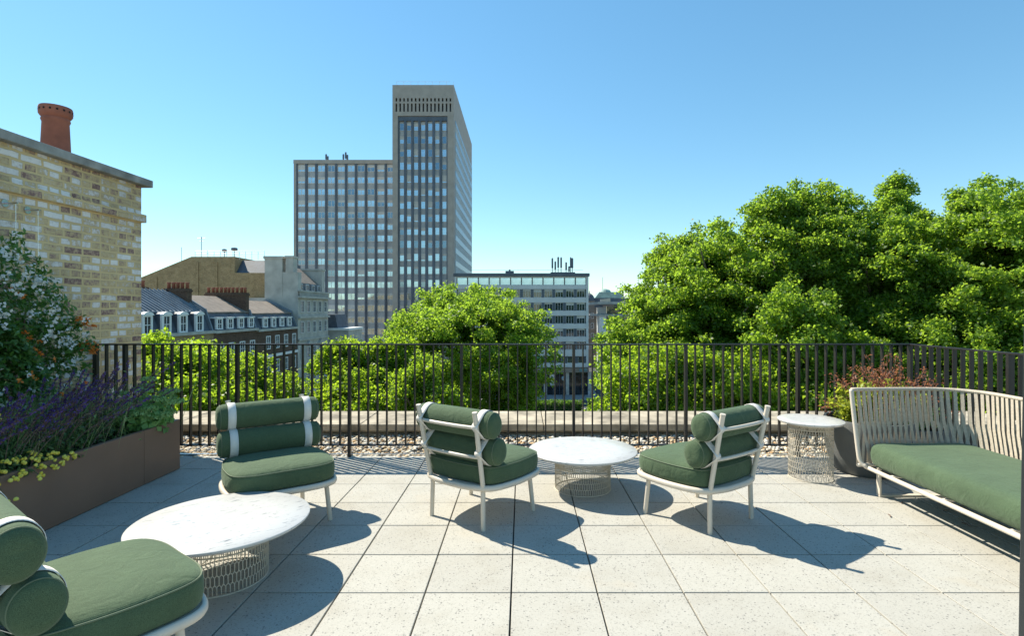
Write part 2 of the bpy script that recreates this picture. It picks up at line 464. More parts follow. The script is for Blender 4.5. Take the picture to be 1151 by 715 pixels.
M['pebble'] = island_mat('pebbles', [(0.0, (0.24, 0.18, 0.13)), (0.10, (0.50, 0.30, 0.13)), (0.26, (0.60, 0.49, 0.33)), (0.6, (0.68, 0.60, 0.47)), (0.85, (0.74, 0.71, 0.64)), (1.0, (0.30, 0.29, 0.28))])
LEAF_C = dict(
    bright=leaf_mat('plane_leaf_bright', (0.055, 0.115, 0.014), (0.11, 0.18, 0.022), 0.58, (0.50, 0.72, 0.04)),  # lighter copy: the sunlit, backlit look is put into the leaf colour
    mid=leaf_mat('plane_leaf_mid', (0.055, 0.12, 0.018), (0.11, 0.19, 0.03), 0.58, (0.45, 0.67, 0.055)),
    deep=leaf_mat('plane_leaf_deep', (0.035, 0.09, 0.016), (0.07, 0.14, 0.024), 0.5, (0.24, 0.45, 0.04)))  # darker copy: shade on the inner and low crowns is put into the colour

# ------------------------------------------------------------------ leaves
def leaf_mesh(name, P, Nn, size, mats, aspect=0.8, fold=0.18, mi=None, direction=None, rng=RNG):
    n = len(P)
    Nn = Nn / (np.linalg.norm(Nn, axis=1, keepdims=True) + 1e-9)
    if direction is None:
        t = rng.normal(size=(n, 3))
    else:
        t = direction + rng.normal(size=(n, 3)) * 0.25
    t -= Nn * (t * Nn).sum(1, keepdims=True)
    t /= (np.linalg.norm(t, axis=1, keepdims=True) + 1e-9)
    s = np.cross(Nn, t)
    L = size[:, None]
    V = np.empty((n, 4, 3))
    V[:, 0] = P - t * L * 0.5
    V[:, 1] = P + s * L * 0.5 * aspect + Nn * L * fold
    V[:, 2] = P + t * L * 0.5
    V[:, 3] = P - s * L * 0.5 * aspect + Nn * L * fold
    me = bpy.data.meshes.new(name)
    me.vertices.add(4 * n); me.vertices.foreach_set('co', V.reshape(-1).astype(np.float32))
    me.loops.add(4 * n); me.loops.foreach_set('vertex_index', np.arange(4 * n, dtype=np.int32))
    me.polygons.add(n); me.polygons.foreach_set('loop_start', np.arange(0, 4 * n, 4, dtype=np.int32))
    me.polygons.foreach_set('loop_total', np.full(n, 4, dtype=np.int32))
    if not isinstance(mats, (list, tuple)): mats = [mats]
    for m in mats: me.materials.append(m)
    if mi is not None: me.polygons.foreach_set('material_index', mi.astype(np.int32))
    me.update(); me.validate()
    return me

def sphere_dirs(n, rng, zmin=-1.0):
    out = []
    while len(out) < n:
        v = rng.normal(size=3); v /= np.linalg.norm(v)
        if v[2] >= zmin: out.append(v)
    return np.array(out)

def make_tree(label, kind, d, lobes, seed, n_leaf, leaf, group, base_z=-18.0, trunk_r=0.45, clump=(0.42, 0.95), tier=0.6):
    """lobes: (x, y, rx, ry) of each big bough mass, laid out at distance d, in units of the picture grid"""
    n_leaf = int(n_leaf * 2.3); leaf = leaf * 0.68
    rng = np.random.default_rng(seed)
    k = d / FPX
    C = []; R = []
    ytop = min(l[1] for l in lobes)
    for (x, y, rx, ry) in lobes:
        a = (rx + ry) / 2 * k
        dl = d - tier * (y - ytop) * k + rng.normal() * a * 0.3
        p = at(x, y, dl)
        C.append([p.x, dl, p.z]); R.append([rx * k, min(rx, ry * 1.2) * k * 0.95, ry * k])
    C = np.array(C); R = np.array(R)
    c = np.array([C[:, 0].mean(), d, C[:, 2].mean()])
    root = thing('plane_tree', label, 'tree', (c[0], c[1], base_z), 0, group)
    cc = []; cr = []
    for q in range(len(C)):
        area = R[q, 0] * R[q, 2]
        n1 = int(8 + area * 3.4)
        dd = sphere_dirs(n1, rng, -0.7)
        r1 = np.minimum(rng.uniform(clump[0], clump[1], n1), R[q].min() * 0.55)
        pos = C[q] + dd * np.maximum(R[q] - r1[:, None] * 0.8, R[q] * 0.25) * rng.uniform(0.8, 1.0, n1)[:, None]
        cc.append(pos); cr.append(r1)
        n2 = int(10 + area * 5)
        dd = sphere_dirs(n2, rng, -0.4)
        cc.append(C[q] + dd * R[q] * rng.uniform(0.88, 1.2, n2)[:, None]); cr.append(rng.uniform(0.2, 0.52, n2))
    nc1 = len(cc[0]); cc = np.vstack(cc); cr = np.concatenate(cr)
    w = cr ** 2; w = w / w.sum()
    idx = rng.choice(len(cr), n_leaf, p=w)
    u = rng.normal(size=(n_leaf, 3)); u /= np.linalg.norm(u, axis=1, keepdims=True)
    low = u[:, 2] < -0.3
    u[low, 2] *= -0.6
    rho = rng.uniform(0.55, 1.08, n_leaf) ** 0.8
    P = cc[idx] + u * np.array([1.12, 1.12, 0.85]) * (cr[idx] * rho)[:, None]
    P += rng.normal(size=P.shape) * 0.13
    Nn = u * 0.45 + rng.normal(size=(n_leaf, 3)) * 0.75 + np.array([0, 0, 0.35])
    size = leaf * rng.uniform(0.65, 1.35, n_leaf)
    loc = np.array([c[0], c[1], base_z])
    place(leaf_mesh('crown', P - loc, Nn, size, LEAF_C[kind], rng=rng), 'crown', root)
    mb = MB()
    zmin = (C[:, 2] - R[:, 2]).min()
    top = C[C[:, 2].argmax()] - loc
    fork = np.array([0, 0, max(3.0, zmin + 1.0 - base_z)])
    pts = [(0, 0, 0), (0.05, 0.05, fork[2] * 0.5), tuple(fork), tuple((fork + top) / 2 + rng.normal(size=3) * 0.2), tuple(top)]
    mb.tube(spline(pts, 4), [trunk_r * (1.25 - 1.15 * (i / 16)) for i in range(17)], 9)
    for q in rng.choice(len(cc), min(18, len(cc)), replace=False):
        e = cc[q] - loc
        s = fork + (top - fork) * rng.uniform(0.0, 0.6)
        mid = (s + e) / 2 + np.array([0, 0, -0.3]) + rng.normal(size=3) * 0.25
        r0 = trunk_r * 0.36
        mb.tube(spline([s, mid, e], 4), [r0 * (1 - 0.1 * i) for i in range(9)], 6)
    mb.build('trunk', M['bark'], root, smooth=True)
    return root

# ================================================================== STRUCTURE
GZ = -18.0
mb = MB(); mb.add([(-1600, -300, GZ), (1600, -300, GZ), (1600, 3000, GZ), (-1600, 3000, GZ)], [(0, 1, 2, 3)])
tag(mb.build('ground', M['pavement']), kind='structure')
mb = MB(); mb.add([(-24, 14, GZ + .004), (60, 14, GZ + .004), (60, 104, GZ + .004), (-24, 104, GZ + .004)], [(0, 1, 2, 3)])
tag(mb.build('park_lawn', M['grass']), kind='structure')
mb = MB()
mb.add([(-32, 108, GZ + .008), (80, 108, GZ + .008), (80, 117, GZ + .008), (-32, 117, GZ + .008)], [(0, 1, 2, 3)])
mb.add([(16.9, 117, GZ + .008), (23.0, 117, GZ + .008), (30, 330, GZ + .008), (23, 330, GZ + .008)], [(0, 1, 2, 3)])
mb.add([(-31, -20, GZ + .008), (-25, -20, GZ + .008), (-25, 108, GZ + .008), (-31, 108, GZ + .008)], [(0, 1, 2, 3)])
tag(mb.build('road', M['asphalt']), kind='structure')
mb = MB()
for k in range(-8, 20):
    mb.add([(k * 4, 112.4, GZ + .012), (k * 4 + 2, 112.4, GZ + .012), (k * 4 + 2, 112.55, GZ + .012), (k * 4, 112.55, GZ + .012)], [(0, 1, 2, 3)])
for k in range(7):
    mb.add([(17.4 + k * .8, 118.5, GZ + .012), (17.8 + k * .8, 118.5, GZ + .012), (17.8 + k * .8, 121.5, GZ + .012), (17.4 + k * .8, 121.5, GZ + .012)], [(0, 1, 2, 3)])
tag(mb.build('road_markings', M['road_paint']), kind='structure')
mb = MB(); mb.box(-32, 16.5, 117.0, 124.0, GZ, GZ + .13); mb.box(23.4, 80, 117.0, 124.0, GZ, GZ + .13)
mb.box(-33, -31.2, 40, 107, GZ, GZ + .13)
tag(mb.build('street_pavement', M['pavement']), kind='structure')

# terrace floor
mb = MB()
TX, TY, GAP = 0.45, 0.4445, 0.0042
y0 = 2.857 - 7 * TY
rng = random.Random(3)
for j in range(-1, 13):
    for i in range(-12, 10):
        xa = -0.0573 + i * TX; ya = y0 + j * TY
        if xa + TX < -4.4 or xa > 4.1: continue
        dz = rng.uniform(-0.0012, 0.0012)
        xb = min(xa + TX, 4.12); xa2 = max(xa, -4.33)
        mb.box(xa2 + GAP, xb - GAP, ya + GAP, ya + TY - GAP, -0.03 + dz, dz)
tag(mb.build('terrace_paving', M['paving'], bevel=0.0018, segs=1), kind='structure')
mb = MB(); mb.box(-5.2, 4.6, -0.6, 7.25, -0.55, -0.028)
tag(mb.build('terrace_slab', M['underlay']), kind='structure')

# gravel
def pebbles():
    rng = np.random.default_rng(5)
    import bmesh
    bm = bmesh.new(); bmesh.ops.create_icosphere(bm, subdivisions=1, radius=1.0)
    bv = np.array([v.co[:] for v in bm.verts]); bf = np.array([[v.index for v in f.verts] for f in bm.faces]); bm.free()
    n = 7600
    X = rng.uniform(-4.9, 4.35, n); Y = 5.475 + rng.random(n) * 0.98
    s = rng.uniform(0.010, 0.026, n)
    # right-hand return of the gravel
    sc = np.stack([s * rng.uniform(0.8, 1.3, n), s * rng.uniform(0.8, 1.3, n), s * rng.uniform(0.5, 0.8, n)], 1)
    a = rng.uniform(0, 2 * PI, n)
    V = bv[None] * sc[:, None]
    V = V + rng.normal(size=V.shape) * 0.05 * s[:, None, None]
    ca, sa = np.cos(a)[:, None], np.sin(a)[:, None]
    x = V[..., 0] * ca - V[..., 1] * sa; y = V[..., 0] * sa + V[..., 1] * ca
    V = np.stack([x + X[:, None], y + Y[:, None], V[..., 2] + (rng.random(n) * 0.022 - 0.022)[:, None]], -1)
    nv = len(bv); F = (bf[None] + (np.arange(n) * nv)[:, None, None]).reshape(-1, 3)
    me = bpy.data.meshes.new('gravel')
    me.vertices.add(n * nv); me.vertices.foreach_set('co', V.reshape(-1).astype(np.float32))
    nf = len(F)
    me.loops.add(nf * 3); me.loops.foreach_set('vertex_index', F.reshape(-1).astype(np.int32))
    me.polygons.add(nf); me.polygons.foreach_set('loop_start', np.arange(0, nf * 3, 3, dtype=np.int32)); me.polygons.foreach_set('loop_total', np.full(nf, 3, dtype=np.int32))
    me.materials.append(M['pebble']); me.update()
    me.polygons.foreach_set('use_smooth', [True] * nf)
    return place(me, 'gravel')
tag(pebbles(), 'cream and orange rounded pebbles strewn between paving and parapet', 'gravel', kind='stuff')
mb = MB(); mb.box(-4.33, 3.99, 5.555, 5.572, -0.028, 0.012)
tag(mb.build('gravel_edging', M['steel']), kind='structure')

# parapet
pw = thing('parapet_wall', 'low weathered stone parapet wall behind the railing with lichen stained top', 'parapet', (0, 6.5, 0))
def P_(mb): return mb
mb = MB(); mb.box(-6.5, 6.0, 0.0, 0.7, -0.6, 0.055); mb.build('wall', M['parapet'], pw)
mb = MB()
xs = [-6.5, -4.1, -1.9, 0.25, 2.45, 4.3, 6.0]
for a, b in zip(xs[:-1], xs[1:]):
    mb.box(a + .004, b - .004, -0.10, 0.74, 0.057, 0.135)
mb.build('coping', M['parapet'], pw, bevel=0.008)
mb = MB(); mb.box(-6.5, 6.0, -0.05, -0.002, -0.03, 0.015); mb.build('ledge', M['parapet'], pw)
# host building mass under the terrace
hb = thing('host_building', 'tan brick building body under the roof terrace', 'building', (0, 3, GZ))
mb = MB(); mb.box(-5.2, 4.6, -3.6, 4.2, 0, 17.44); mb.build('wall', M['tan_brick'], hb)

# brick chimney wall on the left
cw = thing('chimney_wall', 'tall yellow stock brick chimney wall with stone coping on the left', 'chimney wall', (-4.33, 0, 0))
mb = MB()
mb.box(-0.75, 0, -0.6, 6.22, -0.5, 2.88)
mb.box(0.0, 0.035, -0.6, 6.255, 2.47, 2.56)          # oversailing course
mb.box(-0.785, 0.0, 6.22, 6.255, 2.47, 2.56)
mb.build('wall', M['stock'], cw)
mb = MB(); mb.box(-0.85, 0.075, -0.6, 6.31, 2.882, 2.965); mb.build('coping', M['coping'], cw, bevel=0.008)
prof = [(0.155, 0), (0.158, 0.10), (0.142, 0.44), (0.150, 0.455), (0.155, 0.47), (0.150, 0.485), (0.146, 0.495), (0.165, 0.515), (0.178, 0.535), (0.180, 0.60), (0.172, 0.625), (0.150, 0.63), (0.135, 0.60), (0.12, 0.3), (0.0, 0.28)]
prof = [(r * .76, z * .83) for r, z in prof]
mb = MB(); mb.lathe(prof, 40)
for k in range(16):
    a = k * 2 * PI / 16
    r = 0.1795 * .76; cx, cy = r * math.cos(a), r * math.sin(a)
    nx, ny = math.cos(a), math.sin(a)
    ring = [(cx - ny * 0.010 * math.cos(t) + nx * 0.0025, cy + nx * 0.010 * math.cos(t) + ny * 0.0025, 0.572 * .83 + 0.011 * math.sin(t)) for t in [i * PI / 5 for i in range(10)]]
    mb.add(ring, [tuple(range(10))], 1)
M['hole'] = simple('dark_vent_hole', (0.012, 0.01, 0.01), 0.9)
cp = mb.build('chimney_pot', [M['terracotta'], M['hole']], cw, autosmooth=True)
cp.location = (-0.30, 5.43, 2.966)
# wall training wires
def wire(y, zt, label):
    t = thing('trellis_wire', label, 'trellis wire', (-4.33, y, 0), 0, 'steel climber wires on the brick wall')
    mb = MB(); mb.tube([(0.10, 0, 0.5), (0.10, 0, zt)], 0.0025, 5); mb.build('cable', M['steel'], t)
    for k, z in enumerate((zt, zt - 0.42, zt - 0.84)):
        mb = MB(); r = 0.032 if k == 0 else 0.014
        mb.tube([(0.001, 0, z), (0.012, 0, z)], r, 16); mb.tube([(0.012, 0, z), (0.115, 0, z)], 0.008, 8)
        mb.build('standoff', M['steel'], t, smooth=False)
    return t
wire(4.57, 2.37, 'thin steel climber wire on the brick wall, the left one near the picture edge')
wire(4.78, 2.35, 'thin steel climber wire on the brick wall, the right one above the jasmine edge')

# ------------------------------------------------------------------ railing
FY = 5.5; FZ = 1.13
rl = thing('railing', 'long dark metal railing with slim vertical bars across the terrace front', 'railing', (0, FY, 0))
mb = MB(); mb.box(-4.31, 3.92, -0.022, 0.022, FZ - 0.008, FZ + 0.006); mb.build('top_rail', M['iron'], rl)
mb = MB(); mb.box(-4.31, 3.92, -0.019, 0.019, 0.112, 0.124); mb.build('bottom_rail', M['iron'], rl)
posts = [-3.99 + k * 1.1268 for k in range(8)]
pm = MB().box(-0.013, 0.013, -0.025, 0.025, -0.03, FZ - 0.009).mesh('post', M['iron'])
bmesh_ = MB().box(-0.0062, 0.0062, -0.0185, 0.0185, 0.125, FZ - 0.009).mesh('baluster', M['iron'])
for x in posts: place(pm, 'post', rl, (x, 0, 0))
bx = []
for k in range(-1, 7):
    for i in range(1, 12):
        x = posts[0] + k * 1.1268 + i * 1.1268 / 12
        if x > -4.31: bx.append(x)
bx.append(-4.30)
for x in bx: place(bmesh_, 'baluster', rl, (x, 0, 0))
rr_ = thing('railing', 'dark metal railing returning along the right side behind the sofa', 'railing', (3.9, 0, 0))
mb = MB(); mb.box(-0.022, 0.022, -0.6, 5.476, FZ - 0.008, FZ + 0.006); mb.build('top_rail', M['iron'], rr_)
mb = MB(); mb.box(-0.019, 0.019, -0.6, 5.476, 0.112, 0.124); mb.build('bottom_rail', M['iron'], rr_)
pm2 = MB().box(-0.025, 0.025, -0.013, 0.013, -0.03, FZ - 0.009).mesh('post', M['iron'])
bm2 = MB().box(-0.0185, 0.0185, -0.0062, 0.0062, 0.125, FZ - 0.009).mesh('baluster', M['iron'])
y = 5.5; k = 0
while y > -0.5:
    k += 1; y -= 1.1268 / 12
    place(pm2 if k % 12 == 0 else bm2, 'post' if k % 12 == 0 else 'baluster', rr_, (0, y, 0))

# ------------------------------------------------------------------ door frame at the right picture edge
df = thing('door_frame', 'dark grey aluminium door jamb at the right edge of the view', 'door frame', (0.842, 0.9, 0.94))
df.rotation_euler = (0, math.radians(1.0), 0)
mb = MB(); mb.box(0, 0.055, -0.03, 0.03, -0.94, 1.7); mb.build('jamb', M['door_frame'], df, bevel=0.003)
mb = MB(); mb.box(0.056, 0.075, -0.02, 0.02, -0.94, 1.7); mb.build('seal', M['iron'], df)

# ================================================================== FURNITURE
def seat_outline(s=1.0, z=0.0, back=0.0):
    pts = [(0, .365), (.2, .36), (.315, .30), (.345, .13), (.335, -.06), (.285, -.215), (.15, -.275 + back), (0, -.285 + back)]
    full = pts + [(-x, y) for x, y in pts[-2:0:-1]]
    return [Vector((p.x * s, p.y * s + 0.0, z)) for p in spline([(x, y, 0) for x, y in full], 6, True)]

def hull2(pts):
    pts = sorted(set(pts))
    def half(it):
        h = []
        for p in it:
            while len(h) >= 2 and (h[-1][0] - h[-2][0]) * (p[1] - h[-2][1]) - (h[-1][1] - h[-2][1]) * (p[0] - h[-2][0]) <= 0: h.pop()
            h.append(p)
        return h
    a = half(pts); b = half(pts[::-1])
    return a[:-1] + b[:-1]

def post_fwd(z): return -0.245 - 0.105 * (z - 0.29) / 0.51

def make_chair(label):
    root = thing('lounge_chair', label, 'lounge chair', group='green cushioned low lounge chairs')
    mb = MB(); mb.tube(seat_outline(1.0, 0.285), 0.017, 10, closed=True, sx=1.25)
    mb.build('seat_frame', M['cream'], root, smooth=True)
    mb = MB()
    mb.loft([seat_outline(.97, .284), seat_outline(.975, .289), seat_outline(.97, .301)])
    mb.build('seat_support', M['cream'], root)
    for sx, top, bot in ((-1, (-.275, .245, .285), (-.30, .262, 0)), (1, (.275, .245, .285), (.30, .262, 0)),
                         (-1, (-.232, -.235, .285), (-.238, -.24, 0)), (1, (.232, -.235, .285), (.238, -.24, 0))):
        mb = MB(); mb.tube([bot, (bot[0], bot[1], .004), top], [0.0155, 0.016, 0.0165], 12); mb.build('leg', M['cream'], root, autosmooth=True)
    for s in (-1, 1):
        mb = MB()
        pts = [(s * .24, post_fwd(.275), .275), (s * .245, post_fwd(.4), .4), (s * .252, post_fwd(.6), .6), (s * .258, post_fwd(.80), .80)]
        mb.tube(pts, 0.0165, 12); mb.tube([(pts[-1][0], pts[-1][1], .80), (pts[-1][0], pts[-1][1] - .002, .812)], 0.0185, 12)
        mb.build('back_post', M['cream'], root, autosmooth=True)
    for z in (0.50, 0.705):
        mb = MB(); w = .245 + .013 * (z - .4) / .4
        mb.tube(spline([(-w, post_fwd(z), z), (-.1, post_fwd(z) - .016, z), (.1, post_fwd(z) - .016, z), (w, post_fwd(z), z)], 4), 0.0125, 10)
        mb.build('crossbar', M['cream'], root, smooth=True)
    # seat cushion
    prof = [(.90, .303), (.965, .308), (.99, .322), (1.0, .345), (1.003, .375), (.998, .40), (.985, .416), (.968, .424), (.93, .434), (.80, .446), (.55, .454), (.25, .457), (.02, .458)]
    rings = []
    for s, z in prof:
        o = seat_outline(s, z, back=0.03)
        rings.append(o)
    mb = MB(); mb.loft(rings)
    cu = mb.build('seat_cushion', M['fabric'], root, smooth=True)
    mb = MB(); mb.tube(seat_outline(.983, .4205, back=0.03), 0.0038, 6, closed=True); mb.build('piping', M['piping'], cu, smooth=True)
    # bolsters
    for z, fw, r in ((.528, post_fwd(.528) + .112, .0955), (.712, post_fwd(.712) + .098, .0925)):
        prof = [(0.001, -.349), (.3, -.351), (.6, -.348), (.80, -.341), (.91, -.329), (.975, -.308), (1.0, -.265), (1.012, -.12), (1.015, 0), (1.012, .12), (1.0, .265), (.975, .308), (.91, .329), (.80, .341), (.6, .348), (.3, .351), (0.001, .349)]
        seg = 36
        vs = []; fs = []; n = len(prof)
        for k in range(seg):
            a = k * 2 * PI / seg
            for s, x in prof:
                vs.append((x, fw + .86 * r * s * math.cos(a), z + r * s * math.sin(a)))
        for k in range(seg):
            l = (k + 1) % seg
            for i in range(n - 1): fs.append((k * n + i, k * n + i + 1, l * n + i + 1, l * n + i))
        mb = MB(); mb.add(vs, fs)
        bo = mb.build('bolster', M['fabric'], root, smooth=True)
        for s in (-1, 1):
            mb = MB()
            mb.tube([(s * .326, fw + .86 * r * .928 * math.cos(k * PI / 18), z + r * .928 * math.sin(k * PI / 18)) for k in range(36)], 0.003, 6, closed=True)
            mb.build('piping', M['piping'], bo, smooth=True)
        for s in (-1, 1):
            x = s * (.245 + .013 * (z - .4) / .4)
            pts = [(round(fw + (.86 * r * 1.012 + .002) * math.cos(k * PI / 20), 5), round(z + (r * 1.012 + .002) * math.sin(k * PI / 20), 5)) for k in range(40)]
            pf = post_fwd(z)
            pts += [(round(pf + .0195 * math.cos(k * PI / 6), 5), round(z + .0195 * math.sin(k * PI / 6), 5)) for k in range(12)]
            h = hull2(pts); nh = len(h)
            cf = sum(p[0] for p in h) / nh
            vs = []; fs = []
            for (a, b) in h:
                l = math.hypot(a - cf, b - z); ia, ib = a + (a - cf) / l * .0025, b + (b - z) / l * .0025
                vs += [(x - .026, a, b), (x - .025, ia, ib), (x + .025, ia, ib), (x + .026, a, b)]
            for i in range(nh):
                j = (i + 1) % nh
                for q in range(3): fs.append((i * 4 + q, j * 4 + q, j * 4 + q + 1, i * 4 + q + 1))
            mb = MB(); mb.add(vs, fs); mb.build('strap', M['strap'], bo, smooth=True)
    return root

def face(o, x, y, fx, fy):
    o.location = (x, y, 0); o.rotation_euler = (0, 0, math.atan2(-fx, fy))

chair = make_chair('green cushioned chair seen from behind, left of the middle round table')
face(chair, -.316, 3.985, .578, .816)
for lab, x, y, fx, fy in (
        ('green cushioned chair seen from behind, between middle table and tall side table', 1.288, 3.93, -.58, .815),
        ('green cushioned chair facing the camera, beside the raised planter', -1.745, 3.88, .583, -.812),
        ('green cushioned chair in the near left corner, cut off by the picture edge', -1.70, 2.09, .60, .80)):
    c = copy_tree(chair); c['label'] = lab; face(c, x, y, fx, fy)

def wire_drum(mb, r, h, cols, rows, w=0.0019, slot=0.3):
    """honeycomb of flat wires: vertical runs joined by zigzags; the top ring has straight slots"""
    def seg(a0, z0, a1, z1):
        p = []
        for rr in (r - w * .8, r + w * .8):
            for (a, z) in ((a0, z0), (a1, z1)):
                dx = a1 - a0; dz = z1 - z0; L = math.hypot(dx * r, dz); ox = -dz / L * w / r; oz = dx * r / L * w
                p.append((rr * math.cos(a + ox), rr * math.sin(a + ox), z + oz)); p.append((rr * math.cos(a - ox), rr * math.sin(a - ox), z - oz))
        # 0:i a+ 1:i a- 2:i b+ 3:i b- 4..7 outer
        mb.add(p, [(0, 1, 3, 2), (4, 6, 7, 5), (0, 2, 6, 4), (1, 5, 7, 3)])
    da = 2 * PI / cols
    hs = h * slot
    for k in range(cols): seg(k * da, h - hs, k * da, h)
    for k in range(cols): seg((k + .5) * da, h - hs, (k + .5) * da, h)
    zz = h - hs; rh = (h - hs) / rows; zig = rh * .24
    for q in range(rows):
        off = 0 if q % 2 == 0 else .5
        for k in range(cols):
            a = (k + off) * da
            seg(a, zz, a, zz - (rh - zig))
            if q < rows - 1:
                seg(a, zz - (rh - zig), a + da / 2, zz - rh); seg(a, zz - (rh - zig), a - da / 2, zz - rh)
        zz -= rh
    for z in (0.004, h - 0.003, h - hs):
        mb.tube([(r * math.cos(k * PI / 30), r * math.sin(k * PI / 30), z) for k in range(60)], 0.0045, 6, closed=True)

def table(label, x, y, rt, ht, rb, cols, rows, slot, grp='round marble tables on wire drum bases', rz=0):
    t = thing('round_table', label, 'table', (x, y, 0), rz, grp)
    mb = MB(); mb.lathe([(0, ht - .024), (rt * .5, ht - .024), (rt - .012, ht - .022), (rt - .002, ht - .014), (rt, ht - .007), (rt - .001, ht - .003), (rt - .005, ht), (rt * .6, ht), (0, ht)], 96)
    mb.build('table_top', M['marble'], t, autosmooth=True)
    mb = MB(); mb.lathe([(rb - .03, ht - .034), (rt * .82, ht - .034), (rt * .84, ht - .030), (rt * .84, ht - .0245), (rb - .03, ht - .0245)], 64); mb.build('support_ring', M['mesh_wire'], t, autosmooth=True)
    mb = MB(); wire_drum(mb, rb, ht - .034, cols, rows, slot=slot); mb.build('wire_base', M['mesh_wire'], t)
    return t
table('low round marble table in the middle between two chairs', .50, 4.53, .445, .325, .228, 78, 4, .34)
table('large low round marble table in the left foreground with oval look', -1.655, 3.02, .452, .325, .232, 72, 4, .30, rz=.7)
table('tall narrow round side table beside the sofa arm', 2.54, 4.82, .268, .512, .178, 50, 9, .08, rz=.3)

# ------------------------------------------------------------------ sofa
so = thing('sofa', 'outdoor sofa with woven strap back and long green seat cushion', 'sofa', (0, 0, 0))
YA, YN = 4.42, 2.30
def rail_path(off, z, n=8):
    # from arm front end, along the arm, round the corner, along the back
    x0 = 2.665 + off * .4; xr = 3.60 - off; yf = YA + .03 - off
    pts = [(x0, yf - .02, z)]
    R = .30
    pts.append((3.0, yf, z))
    for k in range(n + 1):
        a = PI / 2 * (1 - k / n)
        pts.append((xr - R + R * math.cos(a), yf - R + R * math.sin(a), z))
    pts.append((xr, 3.2, z)); pts.append((xr, YN, z))
    return [Vector(p) for p in pts]
def resample(P, n):
    L = [0]
    for a, b in zip(P[:-1], P[1:]): L.append(L[-1] + (b - a).length)
    out = []
    for k in range(n):
        t = L[-1] * k / (n - 1); i = max(j for j in range(len(L)) if L[j] <= t + 1e-9); i = min(i, len(P) - 2)
        f = (t - L[i]) / max(1e-9, L[i + 1] - L[i]); out.append(P[i].lerp(P[i + 1], f))
    return out, L[-1]
top = rail_path(0.0, .832); bot = rail_path(.05, .235)
mb = MB()
tp = resample(top, 70)[0]
mb.tube(tp, .0155, 10)
mb.build('top_rail', M['rope'], so, smooth=True)
mb = MB()
mb.tube(resample(bot, 60)[0], .015, 10)
fr = [top[0], Vector((2.672, 4.42, .7)), Vector((2.69, 4.385, .36)), Vector((2.70, 4.37, .27)), Vector((2.725, 4.34, .235)), Vector((2.745, 4.28, .222)), Vector((2.75, 3.4, .222)), Vector((2.75, YN, .222))]
mb.tube(spline(fr, 5), .0165, 10)
mb.tube([(2.75, YN, .222), (3.55, YN, .235)], .015, 10)
for y in (4.1, 3.6, 3.1, 2.6): mb.tube([(2.75, y, .224), (3.55, y, .235)], .011, 8)
mb.build('frame', M['cream'], so, smooth=True)
for y in (4.33, 2.55):
    mb = MB()
    def bar(x0, x1, z0, z1): mb.box(x0, x1, y - .022, y + .022, z0, z1)
    bar(2.815, 2.831, .0165, .225); bar(2.815, 3.47, 0.0, .016); bar(3.454, 3.47, .0165, .235)
    mb.build('leg', M['cream'], so, bevel=.004)
# straps: two crossing layers
def strap_layer(mb, lean, depth, n, w, start, stop, jit):
    T, LT = resample(top, 400); B, LB = resample(bot, 400)
    rng = random.Random(int(lean * 1000) + 7)
    for k in range(n):
        u = start + (stop - start) * (k + .5) / n
        # positions: straight in the upper half, leaning in the lower half
        pts = []
        for s in (0, .42, .75, 1.0):
            du = lean * max(0, (s - .35) / .65) / LT + (rng.uniform(-jit, jit) / LT if s == 1 else 0)
            i = min(399, max(0, int((u + du) * 399))); i2 = min(399, i + 1)
            p = T[i].lerp(B[i], s)
            t = (T[min(399, i + 2)] - T[max(0, i - 2)]).normalized()
            nrm = Vector((-t.y, t.x, 0))
            bulge = .0 
            pts.append((p + nrm * (depth + bulge), t, nrm))
        vs = []; fs = []
        for p, t, nr in pts:
            for (a, b) in ((-w, -.0035), (-w * .6, .003), (w * .6, .003), (w, -.0035)):
                vs.append(p + t * a + nr * b)
        m_ = 4
        for i in range(len(pts) - 1):
            for q in range(m_):
                r_ = (q + 1) % m_
                fs.append((i * m_ + q, i * m_ + r_, (i + 1) * m_ + r_, (i + 1) * m_ + q))
        mb.add(vs, fs)
LT = resample(top, 2)[1]
ua = .98 / LT
for nm, s0, s1, n in (('arm_webbing', .012, ua, 21), ('back_webbing', ua, .995, 48)):
    mb = MB(); strap_layer(mb, .055, -.006, n, .0115, s0, s1, .004); strap_layer(mb, -.055, .006, n, .0115, s0, s1, .004)
    mb.build(nm, M['rope'], so, smooth=False)
# seat cushion
def rbox_ring(x0, x1, y0, y1, z, r, n=6):
    out = []
    for cx, cy, a0 in ((x1 - r, y1 - r, 0), (x0 + r, y1 - r, PI / 2), (x0 + r, y0 + r, PI), (x1 - r, y0 + r, 1.5 * PI)):
        for k in range(n + 1): out.append((cx + r * math.cos(a0 + k * PI / 2 / n), cy + r * math.sin(a0 + k * PI / 2 / n), z))
    return out
mb = MB()
rings = []
for ins, z in ((.06, .243), (.028, .248), (.012, .262), (.0, .30), (-.004, .345), (.002, .385), (.012, .405), (.03, .418), (.06, .425), (.14, .431), (.25, .434), (.36, .435)):
    sl = max(0, (z - .26)) * .25           # front face leans back
    rings.append(rbox_ring(2.745 + ins + sl * .15, 3.545 - ins, YN + .03 + ins, 4.375 - ins, z, max(.02, .09 - ins * .2)))
mb.loft(rings)
sc_ = mb.build('seat_cushion', M['fabric'], so, smooth=True)

